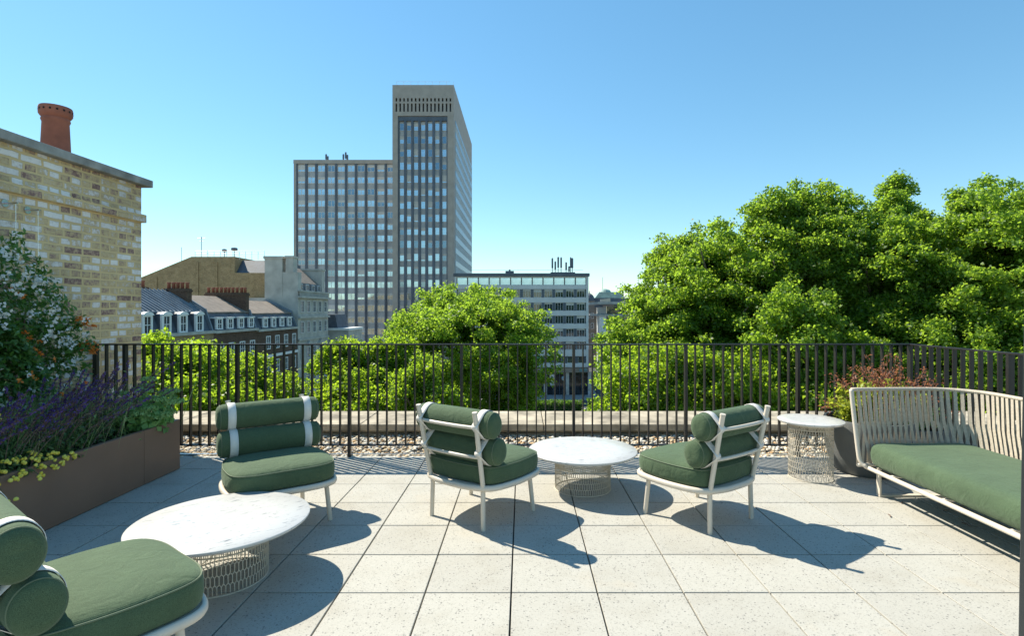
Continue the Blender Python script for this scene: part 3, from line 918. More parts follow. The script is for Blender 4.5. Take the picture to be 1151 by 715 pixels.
# ================================================================== PLANTER AND PLANTS
pl = thing('planter', 'long bronze brown metal planter box along the brick wall', 'planter', (-3.18, 5.085, 0))
H = .46; T = .04
for (a, b) in ((-.48, 0.0), (-1.78, -.483), (-3.2, -1.783)):
    mb = MB(); mb.box(-T, 0, a, b, 0.004, H); mb.build('front_panel', M['planter'], pl, bevel=.003)
mb = MB(); mb.box(-1.10, -T - .001, -T, 0, 0.004, H); mb.build('end_panel', M['planter'], pl, bevel=.003)
mb = MB(); mb.box(-1.10, -T - .001, -3.2, -T - .001, .05, H - .05); mb.build('soil', M['soil'], pl)

def tri_flowers(mb, c, r, n, rng, mi=0): pass

def foliage(name, parent, loc, P, Nn, size, mats, **kw):
    me = leaf_mesh(name, P - np.array(loc), Nn, size, mats, **kw)
    return place(me, name, parent)

L_dark = leaf_mat('jasmine_leaf', (0.05, 0.13, 0.025), (0.10, 0.21, 0.045), 0.35, (0.2, 0.42, 0.05), rough=.35, spec=.5)
L_grey = leaf_mat('sage_leaf', (0.07, 0.13, 0.04), (0.14, 0.21, 0.07), 0.35, (0.22, 0.36, 0.08))
L_pale = leaf_mat('sedum_leaf', (0.27, 0.45, 0.15), (0.42, 0.60, 0.24), 0.35, (0.4, 0.58, 0.16))
L_grass = leaf_mat('grass_blade', (0.18, 0.27, 0.09), (0.34, 0.43, 0.18), 0.35, (0.4, 0.52, 0.16))
L_lime = leaf_mat('lime_leaf', (0.20, 0.26, 0.025), (0.36, 0.42, 0.05), 0.45, (0.65, 0.72, 0.07))
L_red = leaf_mat('reddish_leaf', (0.17, 0.06, 0.04), (0.34, 0.15, 0.09), 0.45, (0.65, 0.26, 0.12))
F_white = leaf_mat('white_petal', (0.65, 0.65, 0.6), (0.8, 0.8, 0.76), 0.3, (0.8, 0.8, 0.7))
F_purple = leaf_mat('violet_floret', (0.07, 0.035, 0.17), (0.17, 0.085, 0.34), 0.2, (0.25, 0.12, 0.5))
F_calyx = leaf_mat('dull_purple_calyx', (0.11, 0.07, 0.065), (0.20, 0.125, 0.10), 0.2, (0.25, 0.15, 0.12))
F_yellow = island_mat('yellow_flowerhead', [(0, (0.72, 0.54, 0.05)), (1, (0.85, 0.72, 0.14))])
F_orange = leaf_mat('orange_petal', (0.65, 0.12, 0.02), (0.8, 0.28, 0.05), 0.3, (0.9, 0.3, 0.05))
M['stem'] = simple('green_stem', (0.08, 0.11, 0.04), 0.7)
M['stem_brown'] = simple('brown_stem', (0.17, 0.115, 0.085), 0.8)

# jasmine climber
rng = np.random.default_rng(21)
jl = (-4.0, 4.0, .42)
ja = thing('jasmine_climber', 'dark leaved jasmine climber with white flowers on the brick wall', 'climbing plant', jl)
n = 15000
u = rng.normal(size=(n, 3)); u /= np.linalg.norm(u, axis=1, keepdims=True)
rho = rng.random(n) ** .33
P = np.array([-4.06, 3.95, 1.12]) + u * np.array([.22, .88, .82]) * rho[:, None]
lump = 1 + .22 * np.sin(P[:, 1] * 9 + P[:, 2] * 7)
P = np.array([-4.06, 3.95, 1.12]) + (P - np.array([-4.06, 3.95, 1.12])) * lump[:, None]
P[:, 0] = np.maximum(P[:, 0], -4.31)
# shoots
def shoot(p0, p1, n, sp):
    t = rng.random(n)[:, None]
    return np.array(p0) * (1 - t) + np.array(p1) * t + rng.normal(size=(n, 3)) * sp
P = np.vstack([P, shoot((-4.1, 4.6, .95), (-3.95, 5.02, 1.18), 260, .05), shoot((-4.1, 4.7, 1.0), (-4.05, 5.05, .92), 200, .05),
               shoot((-4.15, 4.3, 1.8), (-4.2, 4.57, 2.1), 120, .035), shoot((-4.15, 4.5, 1.5), (-4.2, 4.76, 1.72), 120, .04), shoot((-4.1, 4.6, 1.2), (-4.1, 4.92, 1.35), 200, .05)])
n = len(P)
foliage('foliage', ja, jl, P, rng.normal(size=(n, 3)) * .6 + np.array([.5, .1, .5]), .055 * rng.uniform(.6, 1.25, n), L_dark, aspect=.45, fold=.1, rng=rng)
fl = []
for i in range(230):
    v = rng.normal(size=3); v /= np.linalg.norm(v); v[0] = abs(v[0])
    c = np.array([-4.04, 3.95, 1.12]) + v * np.array([.25, .9, .86])
    for k in range(6): fl.append(c + rng.normal(size=3) * .017)
fl = np.array(fl)
foliage('flowers', ja, jl, fl, rng.normal(size=(len(fl), 3)) * .5 + np.array([.8, -.1, .3]), .031 * rng.uniform(.7, 1.3, len(fl)), F_white, rng=rng)
mb = MB()
for k in range(9):
    y = 3.4 + k * .14
    mb.tube(spline([(-.1 - 4.0 - jl[0], y - jl[1] - .1, 0), (-.15, y - jl[1], .6), (-.12, y - jl[1] + rng.normal() * .1, 1.1)], 4), .006, 5)
mb.build('stems', M['stem_brown'], ja, smooth=True)
# orange trumpet flowers on the wall climber
tl = (-3.98, 4.9, 1.2)
tv = thing('trumpet_vine', 'sprays of orange trumpet flowers beside the jasmine', 'flowering vine', tl)
P = []; D = []
for (cy, cz, cnt) in ((4.9, 1.36, 9), (4.93, 1.17, 9), (4.42, 1.25, 3), (4.25, 1.6, 3), (4.45, 1.12, 2)):
    for i in range(cnt):
        c = np.array([-3.92 + rng.normal() * .03, cy + rng.normal() * .045, cz + rng.normal() * .035])
        dr = rng.normal(size=3) * .4 + np.array([.6, .3, .1])
        Q = rng.normal(size=(8, 3)) * .010
        place(leaf_mesh('flower', Q, rng.normal(size=Q.shape), .032 * rng.uniform(.8, 1.3, 8), F_orange, aspect=.5, direction=np.tile(dr, (8, 1)), rng=rng), 'flower', tv, tuple(c - np.array(tl)))
n = 320
P = np.vstack([shoot((-4.1, 4.6, 1.3), (-3.95, 4.95, 1.36), n // 2, .03), shoot((-4.1, 4.6, 1.15), (-3.92, 5.0, 1.13), n // 2, .03)])
foliage('foliage', tv, tl, P, rng.normal(size=P.shape) + np.array([.3, 0, .6]), np.full(len(P), .045), L_dark, aspect=.4, rng=rng)

def salvia(label, cx, cy, n, h, lean, seed, rad=.22):
    r = np.random.default_rng(seed)
    loc = (cx, cy, .42)
    t = thing('salvia_plant', label, 'flowering plant', loc, 0, 'purple salvia along the planter')
    mb = MB(); PV = []; PC = []; DV = []; DC = []
    for i in range(n):
        a = r.uniform(0, 2 * PI); q = rad * math.sqrt(r.random())
        b = np.array([q * math.cos(a) * .9, q * math.sin(a), 0])
        hh = h * r.uniform(.65, 1.1)
        l = np.array(lean) * r.uniform(.4, 1.5) + r.normal(size=3) * np.array([.09, .09, 0]) + b * .5
        e = b + np.array([l[0], l[1], hh])
        m1 = b + np.array([l[0] * .25, l[1] * .25, hh * .45]); m2 = b + np.array([l[0] * .6, l[1] * .6, hh * .75])
        pts = spline([b, m1, m2, e], 4)
        mb.tube(pts, [.0032 - .0016 * k / 12 for k in range(13)], 4)
        A = np.array([list(p) for p in pts])
        # florets: calyx on the lower spike, violet towards the tip
        tt = r.random(62) ** .8
        for s in tt:
            f = .48 + .52 * s; k = f * 12; i0 = min(11, int(k)); p = A[i0] + (A[i0 + 1] - A[i0]) * (k - i0)
            d = A[min(12, i0 + 1)] - A[i0]
            pr = p + r.normal(size=3) * (.0065 * (1.15 - .7 * s))
            if r.random() < (.15 + .6 * s): PV.append(pr); DV.append(d)
            else: PC.append(pr); DC.append(d)
    mb.build('stems', M['stem_brown'], t, smooth=True)
    L0 = np.zeros(3)
    for nm, PP, DD, mt in (('flower_spikes', PV, DV, F_purple), ('calyces', PC, DC, F_calyx)):
        PP = np.array(PP); DD = np.array(DD); DD /= np.linalg.norm(DD, axis=1, keepdims=True)
        place(leaf_mesh(nm, PP, r.normal(size=PP.shape), .019 * r.uniform(.7, 1.3, len(PP)), mt, aspect=.55, direction=DD, rng=r), nm, t)
    m = 900
    u = r.normal(size=(m, 3)); u /= np.linalg.norm(u, axis=1, keepdims=True); u[:, 2] = abs(u[:, 2])
    P = u * np.array([rad * 1.1, rad * 1.2, h * .45]) * (r.random(m) ** .4)[:, None]
    place(leaf_mesh('foliage', P, u + r.normal(size=P.shape) * .6, .045 * r.uniform(.6, 1.2, m), L_grey, aspect=.4, rng=r), 'foliage', t)
salvia('purple salvia clump in the planter next to the sedum, spires leaning right', -3.5, 4.42, 34, .56, (.13, .16, 0), 1, .25)
salvia('purple salvia clump in the middle of the planter hanging over its front', -3.42, 3.98, 36, .50, (.16, .16, 0), 2, .24)
salvia('purple salvia clump in the planter above the yellow flowerheads', -3.42, 3.55, 34, .48, (.12, .14, 0), 3, .24)
salvia('purple salvia clump at the left picture edge of the planter', -3.48, 3.12, 26, .50, (.10, .12, 0), 4, .24)

# yarrow
yl = (-3.3, 3.55, .42)
yr = thing('yarrow_plant', 'yellow flat headed yarrow spilling over the planter front', 'flowering plant', yl)
mb = MB(); sb = MB()
spots = [(-3.16, 3.60, .445), (-3.14, 3.66, .42), (-3.13, 3.72, .43), (-3.15, 3.78, .45), (-3.18, 3.70, .46), (-3.12, 3.55, .40), (-3.15, 3.84, .46), (-3.2, 3.48, .50), (-3.22, 3.53, .52), (-3.2, 3.58, .51), (-3.24, 3.62, .53), (-3.22, 3.40, .53), (-3.2, 3.36, .48), (-3.14, 3.40, .43), (-3.16, 3.46, .44), (-3.2, 3.31, .50), (-3.3, 3.30, .66), (-3.34, 3.36, .72), (-3.36, 3.45, .77), (-3.4, 3.55, .78), (-3.2, 3.27, .42), (-3.17, 3.30, .36), (-3.22, 3.66, .50), (-3.20, 3.74, .50), (-3.13, 3.33, .31)]
for (x, y, z) in spots:
    x -= yl[0]; y -= yl[1]; z -= yl[2]
    hb = MB()
    for q in range(6):
        r = rng.uniform(.007, .015); ox, oy, oz = rng.normal() * .018, rng.normal() * .018, rng.normal() * .004
        hb.lathe([(0, -.008), (r * .8, -.006), (r, 0), (r * .85, .008), (r * .4, .014), (0, .015)], 9, (ox, oy, oz))
    ho = hb.build('flowerhead', F_yellow, yr, smooth=True); ho.location = (x, y, z); ho.rotation_euler = (rng.normal() * .35 - .2, rng.normal() * .3 + .45, 0)
    sb.tube(spline([(x * .3 - .15, y, 0), (x * .7 - .06, y, max(z * .5, .02) + .02), (x, y, z - .006)], 3), .0025, 4)
sb.build('stems', M['stem'], yr, smooth=True)
n = 1600
P = np.stack([rng.uniform(-.20, .10, n), rng.normal(size=n) * .26, rng.uniform(-.05, .16, n)], 1)
P[:, 2] -= np.maximum(0, P[:, 0] - .04) * .8
place(leaf_mesh('foliage', P, rng.normal(size=P.shape) + np.array([.3, 0, .5]), .04 * rng.uniform(.6, 1.2, n), L_grey, aspect=.3, rng=rng), 'foliage', yr)

# pale grasses
gl = (-3.8, 4.1, .42)
gr = thing('grass_clump', 'pale green feathery grasses in the middle of the planter', 'grass', gl)
n = 1900
b = np.stack([rng.normal(size=n) * .2, rng.normal(size=n) * .5, np.zeros(n)], 1)
hh = rng.uniform(.2, .46, n)
tip = b + np.stack([rng.normal(size=n) * .1 + .05, rng.normal(size=n) * .1 + .05, hh], 1)
dv = tip - b; dn = dv / np.linalg.norm(dv, axis=1, keepdims=True)
place(leaf_mesh('blades', (b + tip) / 2, rng.normal(size=b.shape) * np.array([1, 1, .1]), np.linalg.norm(dv, axis=1), L_grass, aspect=.014, fold=.02, direction=dn * 20, rng=rng), 'blades', gr)
n = 1800
P = np.stack([rng.normal(size=n) * .2, rng.normal(size=n) * .5, np.abs(rng.normal(size=n)) * .2], 1)
place(leaf_mesh('foliage', P, rng.normal(size=P.shape) + np.array([.3, 0, .6]), .035 * rng.uniform(.6, 1.2, n), L_pale, aspect=.4, rng=rng), 'foliage', gr)
# geum
el = (-3.6, 3.9, .42)
ge = thing('geum_plant', 'small orange geum flowers on thin stems above the salvia', 'flowering plant', el)
sb = MB(); P = []
for (px_, py_, d) in ((40, 425, 4.0), (23, 427, 3.9), (91, 437, 4.25), (96, 431, 4.3), (70, 444, 4.1), (62, 404, 4.3), (36, 421, 4.05)):
    p = np.array(at(px_, py_, d)) - np.array(el)
    sb.tube(spline([(p[0] - .02, p[1], 0), (p[0] - .03, p[1], p[2] * .5), tuple(p)], 3), .0018, 4)
    Q = rng.normal(size=(7, 3)) * .008
    place(leaf_mesh('flower', Q, rng.normal(size=Q.shape), np.full(7, .022), F_orange, rng=rng), 'flower', ge, tuple(p))
sb.build('stems', M['stem'], ge)
# sedum
sl = (-3.38, 4.82, .45)
se = thing('sedum_plant', 'rounded pale green sedum at the end of the planter', 'plant', sl)
n = 5200
hd = sphere_dirs(34, rng, -.25); hc = hd * np.array([.27, .26, .27]) * rng.uniform(.7, 1.05, 34)[:, None] + np.array([.05, 0, .13])
idx = rng.integers(0, 34, n)
u = rng.normal(size=(n, 3)); u /= np.linalg.norm(u, axis=1, keepdims=True); u[:, 2] = np.abs(u[:, 2])
P = hc[idx] + u * np.array([.07, .07, .04]) * rng.uniform(.6, 1.05, n)[:, None]
place(leaf_mesh('flowerheads', P, u + rng.normal(size=P.shape) * .5, .016 * rng.uniform(.6, 1.4, n), L_pale, rng=rng), 'flowerheads', se)
n = 700
u = rng.normal(size=(n, 3)); u /= np.linalg.norm(u, axis=1, keepdims=True)
P = u * np.array([.22, .23, .2]) * (rng.random(n) ** .4)[:, None] + np.array([.04, 0, .08])
place(leaf_mesh('foliage', P, u + rng.normal(size=P.shape) * .4 + np.array([0, 0, .4]), .065 * rng.uniform(.7, 1.2, n), leaf_mat('sedum_base_leaf', (0.17, 0.34, 0.09), (0.26, 0.45, 0.14), .3), aspect=.75, rng=rng), 'foliage', se)

# grey pots behind the sofa
def pot(label, x, y, r, h):
    t = thing('plant_pot', label, 'plant pot', (x, y, 0), 0, 'grey bowl pots behind the sofa')
    mb = MB(); mb.lathe([(r * .72, 0), (r * .80, .03), (r * .93, h * .35), (r, h * .7), (r, h * .95), (r * .985, h), (r * .93, h), (r * .92, h * .9)], 48); mb.build('bowl', M['pot'], t, autosmooth=True)
    mb = MB(); mb.lathe([(0, h * .9), (r * .915, h * .9)], 32); mb.build('soil', M['soil'], t)
pot('grey rounded planter bowl between side table and sofa arm', 3.17, 5.02, .36, .485)
pot('grey rounded planter bowl seen through the sofa arm straps', 3.66, 5.1, .27, .40)
def shrub(name, label, cat, loc, n, rad, cz, leaf, mt, stems, aspect=.4, seed=1, up=.5):
    r = np.random.default_rng(seed)
    t = thing(name, label, cat, loc)
    mb = MB(); P = []; DD = []
    per = n // stems
    for i in range(stems):
        v = r.normal(size=3); v[2] = abs(v[2]) * 1.1 + .15; v /= np.linalg.norm(v)
        e = v * np.array(rad) * r.uniform(.6, 1.1) + np.array([0, 0, cz * .3])
        pts = spline([(0, 0, 0), e * .5 + np.array([0, 0, .05]), e], 4); mb.tube(pts, [.004 - .0003 * k for k in range(9)], 4)
        A = np.array([list(p) for p in pts])
        for k in range(per):
            s = 8 * (.25 + .75 * r.random()); i0 = min(7, int(s)); P.append(A[i0] + (A[i0 + 1] - A[i0]) * (s - i0) + r.normal(size=3) * .022)
            DD.append(v + r.normal(size=3) * .5)
    P = np.array(P); DD = np.array(DD)
    mb.build('stems', M['stem_brown'], t, smooth=True)
    place(leaf_mesh('foliage', P, r.normal(size=P.shape) + np.array([0, 0, up]), leaf * r.uniform(.6, 1.3, len(P)), mt, aspect=aspect, direction=DD, rng=r), 'foliage', t)
    return t
shrub('lime_shrub', 'lime green leafy shrub in the grey bowl beside the side table', 'shrub', (3.06, 5.0, .43), 1500, (.24, .24, .34), .1, .05, L_lime, 40, .5, 3)
shrub('nandina_shrub', 'reddish bronze feathery shrub behind the sofa arm', 'shrub', (3.42, 5.12, .40), 5200, (.62, .3, .58), .2, .027, L_red, 100, .38, 4)
shrub('lime_shrub', 'low green plant seen through the sofa arm straps', 'shrub', (3.62, 5.02, .36), 900, (.24, .22, .26), .1, .04, L_pale, 30, .5, 5)
shrub('nandina_shrub', 'small yellowish shrub in front of the reddish bronze one', 'shrub', (3.38, 4.96, .42), 1500, (.36, .18, .42), .1, .03, L_lime, 50, .42, 6)

# ================================================================== BUILDINGS
def window_mesh(name, w, h, d, mats, cols=1, rows=1, fr=.06, bar=.04, blind=0.0, facing='-y', panel=0.0):
    """window facing -Y (or +X) with origin at its bottom centre on the wall plane; mats = frame, glass, blind"""
    mb = MB()
    def bx(x0, x1, y0, y1, z0, z1, mi):
        if facing == '-y': mb.box(x0, x1, y0, y1, z0, z1, mi)
        else: mb.box(-y1, -y0, x0, x1, z0, z1, mi)
    bx(-w / 2, w / 2, -d, 0.0, 0, fr, 0); bx(-w / 2, w / 2, -d, 0.0, h - fr, h, 0)
    bx(-w / 2, -w / 2 + fr, -d, 0.0, fr, h - fr, 0); bx(w / 2 - fr, w / 2, -d, 0.0, fr, h - fr, 0)
    bx(-w / 2 + fr, w / 2 - fr, -.02, 0.0, fr, h - fr, 1)
    iw = w - 2 * fr
    for i in range(1, cols):
        x = -w / 2 + fr + iw * i / cols; bx(x - bar / 2, x + bar / 2, -d * .7, -.021, fr, h - fr, 0)
    for j in range(1, rows):
        z = fr + (h - 2 * fr) * j / rows; bx(-w / 2 + fr, w / 2 - fr, -d * .6, -.022, z - bar / 2, z + bar / 2, 0)
    if blind > 0:
        bx(-w / 2 + fr, w / 2 - fr, -.03, -.0205, h - fr - (h - 2 * fr) * blind, h - fr, 2)
    return mb.mesh(name, mats)

def put_windows(parent, spots, meshes, name='window', limit=100):
    """first `limit` windows are parts of their own; the rest are one object"""
    rest = []
    for k, (loc, mi) in enumerate(spots):
        if k < limit: place(meshes[mi], name, parent, loc)
        else: rest.append((loc, mi))
    if rest:
        mb = MB()
        mats = list(meshes[0].materials)
        for loc, mi in rest:
            me = meshes[mi]; b = len(mb.v)
            mb.v += [(v.co.x + loc[0], v.co.y + loc[1], v.co.z + loc[2]) for v in me.vertices]
            mb.f += [tuple(i + b for i in p.vertices) for p in me.polygons]; mb.m += [p.material_index for p in me.polygons]
        o = mb.build(name + 's', mats, parent); o['kind'] = 'stuff'
rb = random.Random(9)
M['glass_dim'] = sky_glass('dim_reflective_glass', (0.26, 0.34, 0.40))
WM = [M['win_frame'], M['glass_sky'], M['blind']]
WD = [M['win_frame'], M['glass_dim'], M['blind']]

# ---- tower
tx0, tx1, ty0, ty1, tz = -34.4, -18.15, 145.0, 197.0, 61.1
tw = thing('office_tower', 'tall grey office tower with slotted stone crown above dark ribs', 'tower', (0, ty0, GZ))
Z = lambda z: z - GZ
mb = MB(); mb.box(tx0, tx1, 1.6, ty1 - ty0, 0, Z(tz) - .001)
mb.box(tx0, -33.0, 0, 1.599, 0, Z(52.9)); mb.box(-19.8, tx1, 0, 1.599, 0, Z(52.9))
# crown: stone band with two rows of slots
zc0, zc1, zs0, zs1, zt0, zt1 = 52.9, 54.0, 54.0, 56.2, 56.7, 57.6
for a, b in ((zc0, zc1), (zs1, zt0), (zt1, tz)): mb.box(tx0, tx1, 0, 1.599, Z(a), Z(b))
ns = 15; pitch = (tx1 - tx0 - .9) / ns
for a, b in ((zs0, zs1), (zt0, zt1)):
    mb.box(tx0, tx0 + .8, 0, 1.599, Z(a) + .001, Z(b) - .001)
    for k in range(ns):
        x = tx0 + .8 + k * pitch + .45
        mb.box(x, x + pitch - .45 if k < ns - 1 else tx1, 0, 1.599, Z(a) + .001, Z(b) - .001)
mb.build('wall', M['tower_stone'], tw)
mb = MB(); mb.box(tx0 + .2, tx1 - .2, 1.2, 1.55, Z(zs0) + .01, Z(zt1) - .01); mb.build('louvres', M['rib'], tw)
mb = MB()
for x in [tx0 + 1 + k * 1.9 for k in range(9)]: mb.box(x, x + .05, .3, .35, Z(tz), Z(tz) + 1.0)
mb.box(tx0 + 1, tx1 - 1, .3, .35, Z(tz) + .95, Z(tz) + 1.0); mb.build('roof_rail', M['win_frame'], tw)
mb = MB(); mb.box(-33.0, -19.8, .9, 1.595, 6, Z(52.85)); mb.build('spandrels', M['spandrel'], tw)
mb = MB()
nb = 7; bp_ = (33.0 - 19.8) / nb
for k in range(nb + 1):
    x = -33.0 + k * bp_; mb.box(x - .30, x + .30, .35, .9, 6, Z(52.6))
mb.box(-33.0, -19.8, .33, .9, Z(51.7), Z(52.85))
mb.build('ribs', M['rib'], tw)
wms = [window_mesh('window', 1.15, 2.0, .10, WM, 1, 1, .07, blind=b) for b in (0, .22, .45, .85)] + [window_mesh('window', 1.15, 2.0, .10, WD, 1, 1, .07, blind=b) for b in (0, .3)]
spots = []
for r in range(19):
    for k in range(nb):
        x = -33.0 + (k + .5) * bp_; z = 49.2 - r * 3.48
        spots.append(((x, .9, Z(z)), rb.choice((0, 0, 0, 1, 1, 2, 3, 4, 4, 5))))
put_windows(tw, spots, wms)
# side face: glazing ribbons
for r in range(20):
    z = 49.6 - r * 3.48
    if z < -14: break
    mb = MB(); mb.box(tx1, tx1 + .06, 3.2, ty1 - ty0 - .6, Z(z), Z(z) + 2.05, 0)
    y = 3.2
    while y < ty1 - ty0 - 1: mb.box(tx1 + .061, tx1 + .16, y, y + .18, Z(z), Z(z) + 2.05, 1); y += 1.75
    mb.build('ribbon_window', [M['glass_sky'], M['win_frame']], tw)
mb = MB()
for r in range(21):
    z = 49.6 - r * 3.48 + 2.05; mb.box(tx1, tx1 + .12, 3.0, ty1 - ty0 - .5, Z(z) + .002, Z(z) + 1.42 if r else Z(52.6))
mb.build('side_panels', M['side_panel'], tw)

# ---- slab wing
wx0, wx1, wy0, wz = -66.0, -34.0, 158.0, 44.6
wg = thing('office_slab', 'wide grey office slab with dark ribs left of the tall tower', 'office block', (0, wy0, GZ))
mb = MB(); mb.box(wx0, wx1, .8, 22, 0, Z(wz)); mb.box(wx0 - .1, wx1, .0, .799, Z(wz) - .9, Z(wz) + .2); mb.box(wx0, wx0 + .7, 0, .799, 0, Z(wz) - .9)
mb.build('wall', M['tower_stone'], wg)
mb = MB(); mb.box(wx0 + .7, wx1, .45, .795, 2, Z(wz) - .95); mb.build('spandrels', M['spandrel'], wg)
nb2 = 10; p2 = (66.0 - 37.3) / nb2
mb = MB()
for k in range(nb2 + 1):
    x = -65.6 + k * p2 + .3; mb.box(x - .30, x + .30, 0.05, .45, 2, Z(wz) - .95)
mb.build('ribs', M['rib'], wg)
wms2 = [window_mesh('window', 2.1, 1.85, .09, WM, 2, 1, .12, .14, blind=b) for b in (0, .2, .4, .7)] + [window_mesh('window', 2.1, 1.85, .09, WD, 2, 1, .12, .14, blind=b) for b in (0, .3)]
spots = []
for r in range(18):
    for k in range(nb2):
        spots.append(((-65.3 + (k + .5) * p2, .45, Z(wz - 3.2 - r * 3.37)), rb.choice((0, 0, 0, 1, 2, 3, 4, 4, 5))))
put_windows(wg, spots, wms2)
mb = MB()
for x, h in ((-58, 3.0), (-57.5, 2.4), (-52.9, 3.0), (-52.2, 3.6), (-51.7, 2.8)):
    mb.tube([(x, 4, Z(wz)), (x, 4, Z(wz) + h)], .09, 6); mb.box(x - .22, x + .22, 3.7, 4.0, Z(wz) + h * .45, Z(wz) + h * .95)
mb.build('antenna', M['rib'], wg)

# ---- low office building
ox0, ox1, oy0, oz = -15.3, 14.95, 124.0, 9.7
of = thing('office_building', 'lower white banded office building with rooftop masts and street shops', 'office block', (0, oy0, GZ))
rows = [(-.6, 1.5), (-3.6, -1.9), (-6.55, -4.85), (-9.5, -7.8)]
mb = MB(); mb.box(ox0, ox1, .6, 20, 0, Z(8.6)); mb.build('core', M['spandrel'], of)
mb = MB(); mb.box(ox0 - .3, ox1 + .3, -.4, 20.2, Z(9.0), Z(oz)); mb.build('roof_slab', M['rib'], of, bevel=.04)
wb = [(5.95, 4.15 + .0), ]
# z levels of the window strips (bottom, top)
strips = [(7.05, 8.75), (4.2, 6.1), (1.2, 3.05), (-1.75, .1), (-4.7, -2.85), (-7.65, -5.8), (-10.7, -9.1)]
mb = MB()
prev = 8.98
for i, (b, t) in enumerate(strips):
    if prev - t > .05: mb.box(ox0 + (0 if i != 1 else 0), ox1, 0, .598, Z(t), Z(prev))
    prev = b
mb.box(ox0, ox1, 0, .598, Z(-11.6), Z(prev))
mb.build('spandrel_bands', M['office_white'], of)
mb = MB(); mb.box(ox1 - .45, ox1 + .05, -.12, 20, Z(-11.5), Z(8.95)); mb.build('corner_pier', M['office_white'], of)
mb = MB(); mb.box(ox0, ox0 + .4, -.12, .6, Z(-11.5), Z(8.95)); mb.build('corner_pier', M['office_white'], of)
pier = MB()
no = 12; po = (ox1 - ox0 - .9) / no
om = [window_mesh('window', po - .62, 1.8, .12, [M['win_frame'], M['glass'], M['blind']], 3, 1, .07, .07, blind=b) for b in (0, .3, .15)]
omt = window_mesh('window', po - .18, 1.65, .12, [M['win_frame'], M['glass_sky'], M['blind']], 1, 1, .06)
oml = window_mesh('window', 1.25, 1.55, .12, [M['win_frame'], M['glass'], M['blind']], 1, 1, .06)
omteal = window_mesh('window', 1.55, 1.55, .12, [M['win_frame'], M['teal'], M['blind']], 1, 1, .06)
for i, (b, t) in enumerate(strips):
    for k in range(no):
        x = ox0 + .45 + (k + .5) * po
        if i == 0: place(omt, 'window', of, (x, .3, Z(b) + .02))
        elif i < 6:
            place(om[rb.choice((0, 0, 1, 2))], 'window', of, (x, .3, Z(b) + .02))
            if k: pier.box(x - po / 2 - .30, x - po / 2 + .30, .05, .59, Z(b), Z(t))
        else:
            place(omteal if 6 <= k <= 7 else oml, 'window', of, (x, .3, Z(b) + .02))
            pier.box(x + .8, x + po - .8, .02, .59, Z(b), Z(t))
pier.build('dark_piers', M['rib'], of)
mb = MB(); mb.box(ox0, ox1 + .1, -.5, .59, Z(-12.75), Z(-11.7)); mb.build('shop_fascia', M['far_stone'], of)
mb = MB(); mb.box(ox1 - 2.1, ox1 - .3, -.56, -.505, Z(-12.6), Z(-11.85)); mb.build('fascia_panel', M['glass_blue'], of)
for k in range(7):
    x = ox0 + .2 + k * 5.0; mb = MB(); mb.box(x, x + .7, -.1, .59, .14, Z(-12.76)); mb.build('shop_pier', M['pale_stone'], of)
for k in range(6):
    x = ox0 + .9 + k * 5.0
    fr = MB(); fr.box(x, x + 4.3, .2, .5, .14, Z(-12.77), 0)
    for q in range(4): fr.box(x + q * 1.4, x + q * 1.4 + .1, .08, .199, .14, Z(-12.77), 1)
    fr.build('shop_window', [M['shopdark'], M['rib']], of)
mb = MB(); mb.box(6.2, 7.4, .05, .12, 2.2, 4.8); mb.build('poster', M['poster'], of)
mb = MB()
for x, h in ((7.2, 4.2), (7.9, 3.4), (8.6, 4.5), (9.3, 4.4), (10.5, 3.2), (11.6, 4.4), (12.0, 4.2), (11.2, 2.2), (-3.0, 1.4)):
    mb.tube([(x, 7, Z(oz)), (x, 7, Z(oz) + h)], .08, 6)
    mb.box(x - .2, x + .2, 6.65, 6.95, Z(oz) + h * .4, Z(oz) + h * .95)
mb.box(6.8, 12.6, 6.3, 8, Z(oz), Z(oz) + .7); mb.box(-4, -2, 6.3, 8, Z(oz), Z(oz) + 1.0)
mb.tube([(-12, 2, Z(oz) + .9), (14, 2, Z(oz) + .9)], .03, 5)
mb.build('roof_antennas', M['rib'], of)

# ---- far buildings in the gap
bs = thing('stone_mansion', 'brown stone mansion block far down the street with green roof tops', 'building', (0, 185, GZ))
mb = MB(); mb.box(20.8, 32.5, 0, 16, 0, Z(2.2)); mb.box(21.2, 24.4, -.6, 3, 0, Z(4.4)); mb.box(27.2, 31, -.6, 3, 0, Z(3.0)); mb.build('wall', M['far_stone'], bs)
mb = MB(); mb.prism([(20.8, Z(2.2)), (32.5, Z(2.2)), (31, Z(5.4)), (22.4, Z(5.4))], 'y', .2, 14)
mb.lathe([(1.9, 0), (1.75, 1.0), (1.3, 1.9), (.7, 2.4), (.2, 2.6), (.05, 3.6)], 12, (22.8, 1.0, Z(4.4))); mb.build('roof', M['slate'], bs)
wv = [window_mesh('window', 1.0, 1.9, .12, [M['white'], M['glass'], M['blind']], 1, 2, .1)]
put_windows(bs, [((x, -.62 if x < 24 or x > 27.5 else -.02, Z(-1.6 - r * 3.4)), 0) for r in range(4) for x in (22.0, 23.6, 25.8, 28.2, 29.9)], wv)
bd = thing('domed_block', 'distant block with pale green glazed roof top and planting', 'building', (0, 240, GZ))
mb = MB(); mb.box(27, 54, 0, 20, 0, Z(5.2)); mb.build('wall', M['far_stone'], bd)
mb = MB(); mb.prism([(31, Z(5.2)), (46, Z(5.2)), (43.5, Z(9.2)), (34, Z(9.2))], 'y', 1, 12); mb.lathe([(3, 0), (2.9, 1.6), (2.2, 2.6), (.8, 3.1), (.1, 3.2)], 16, (37, 5, Z(7.6))); mb.build('roof', M['copper'], bd)
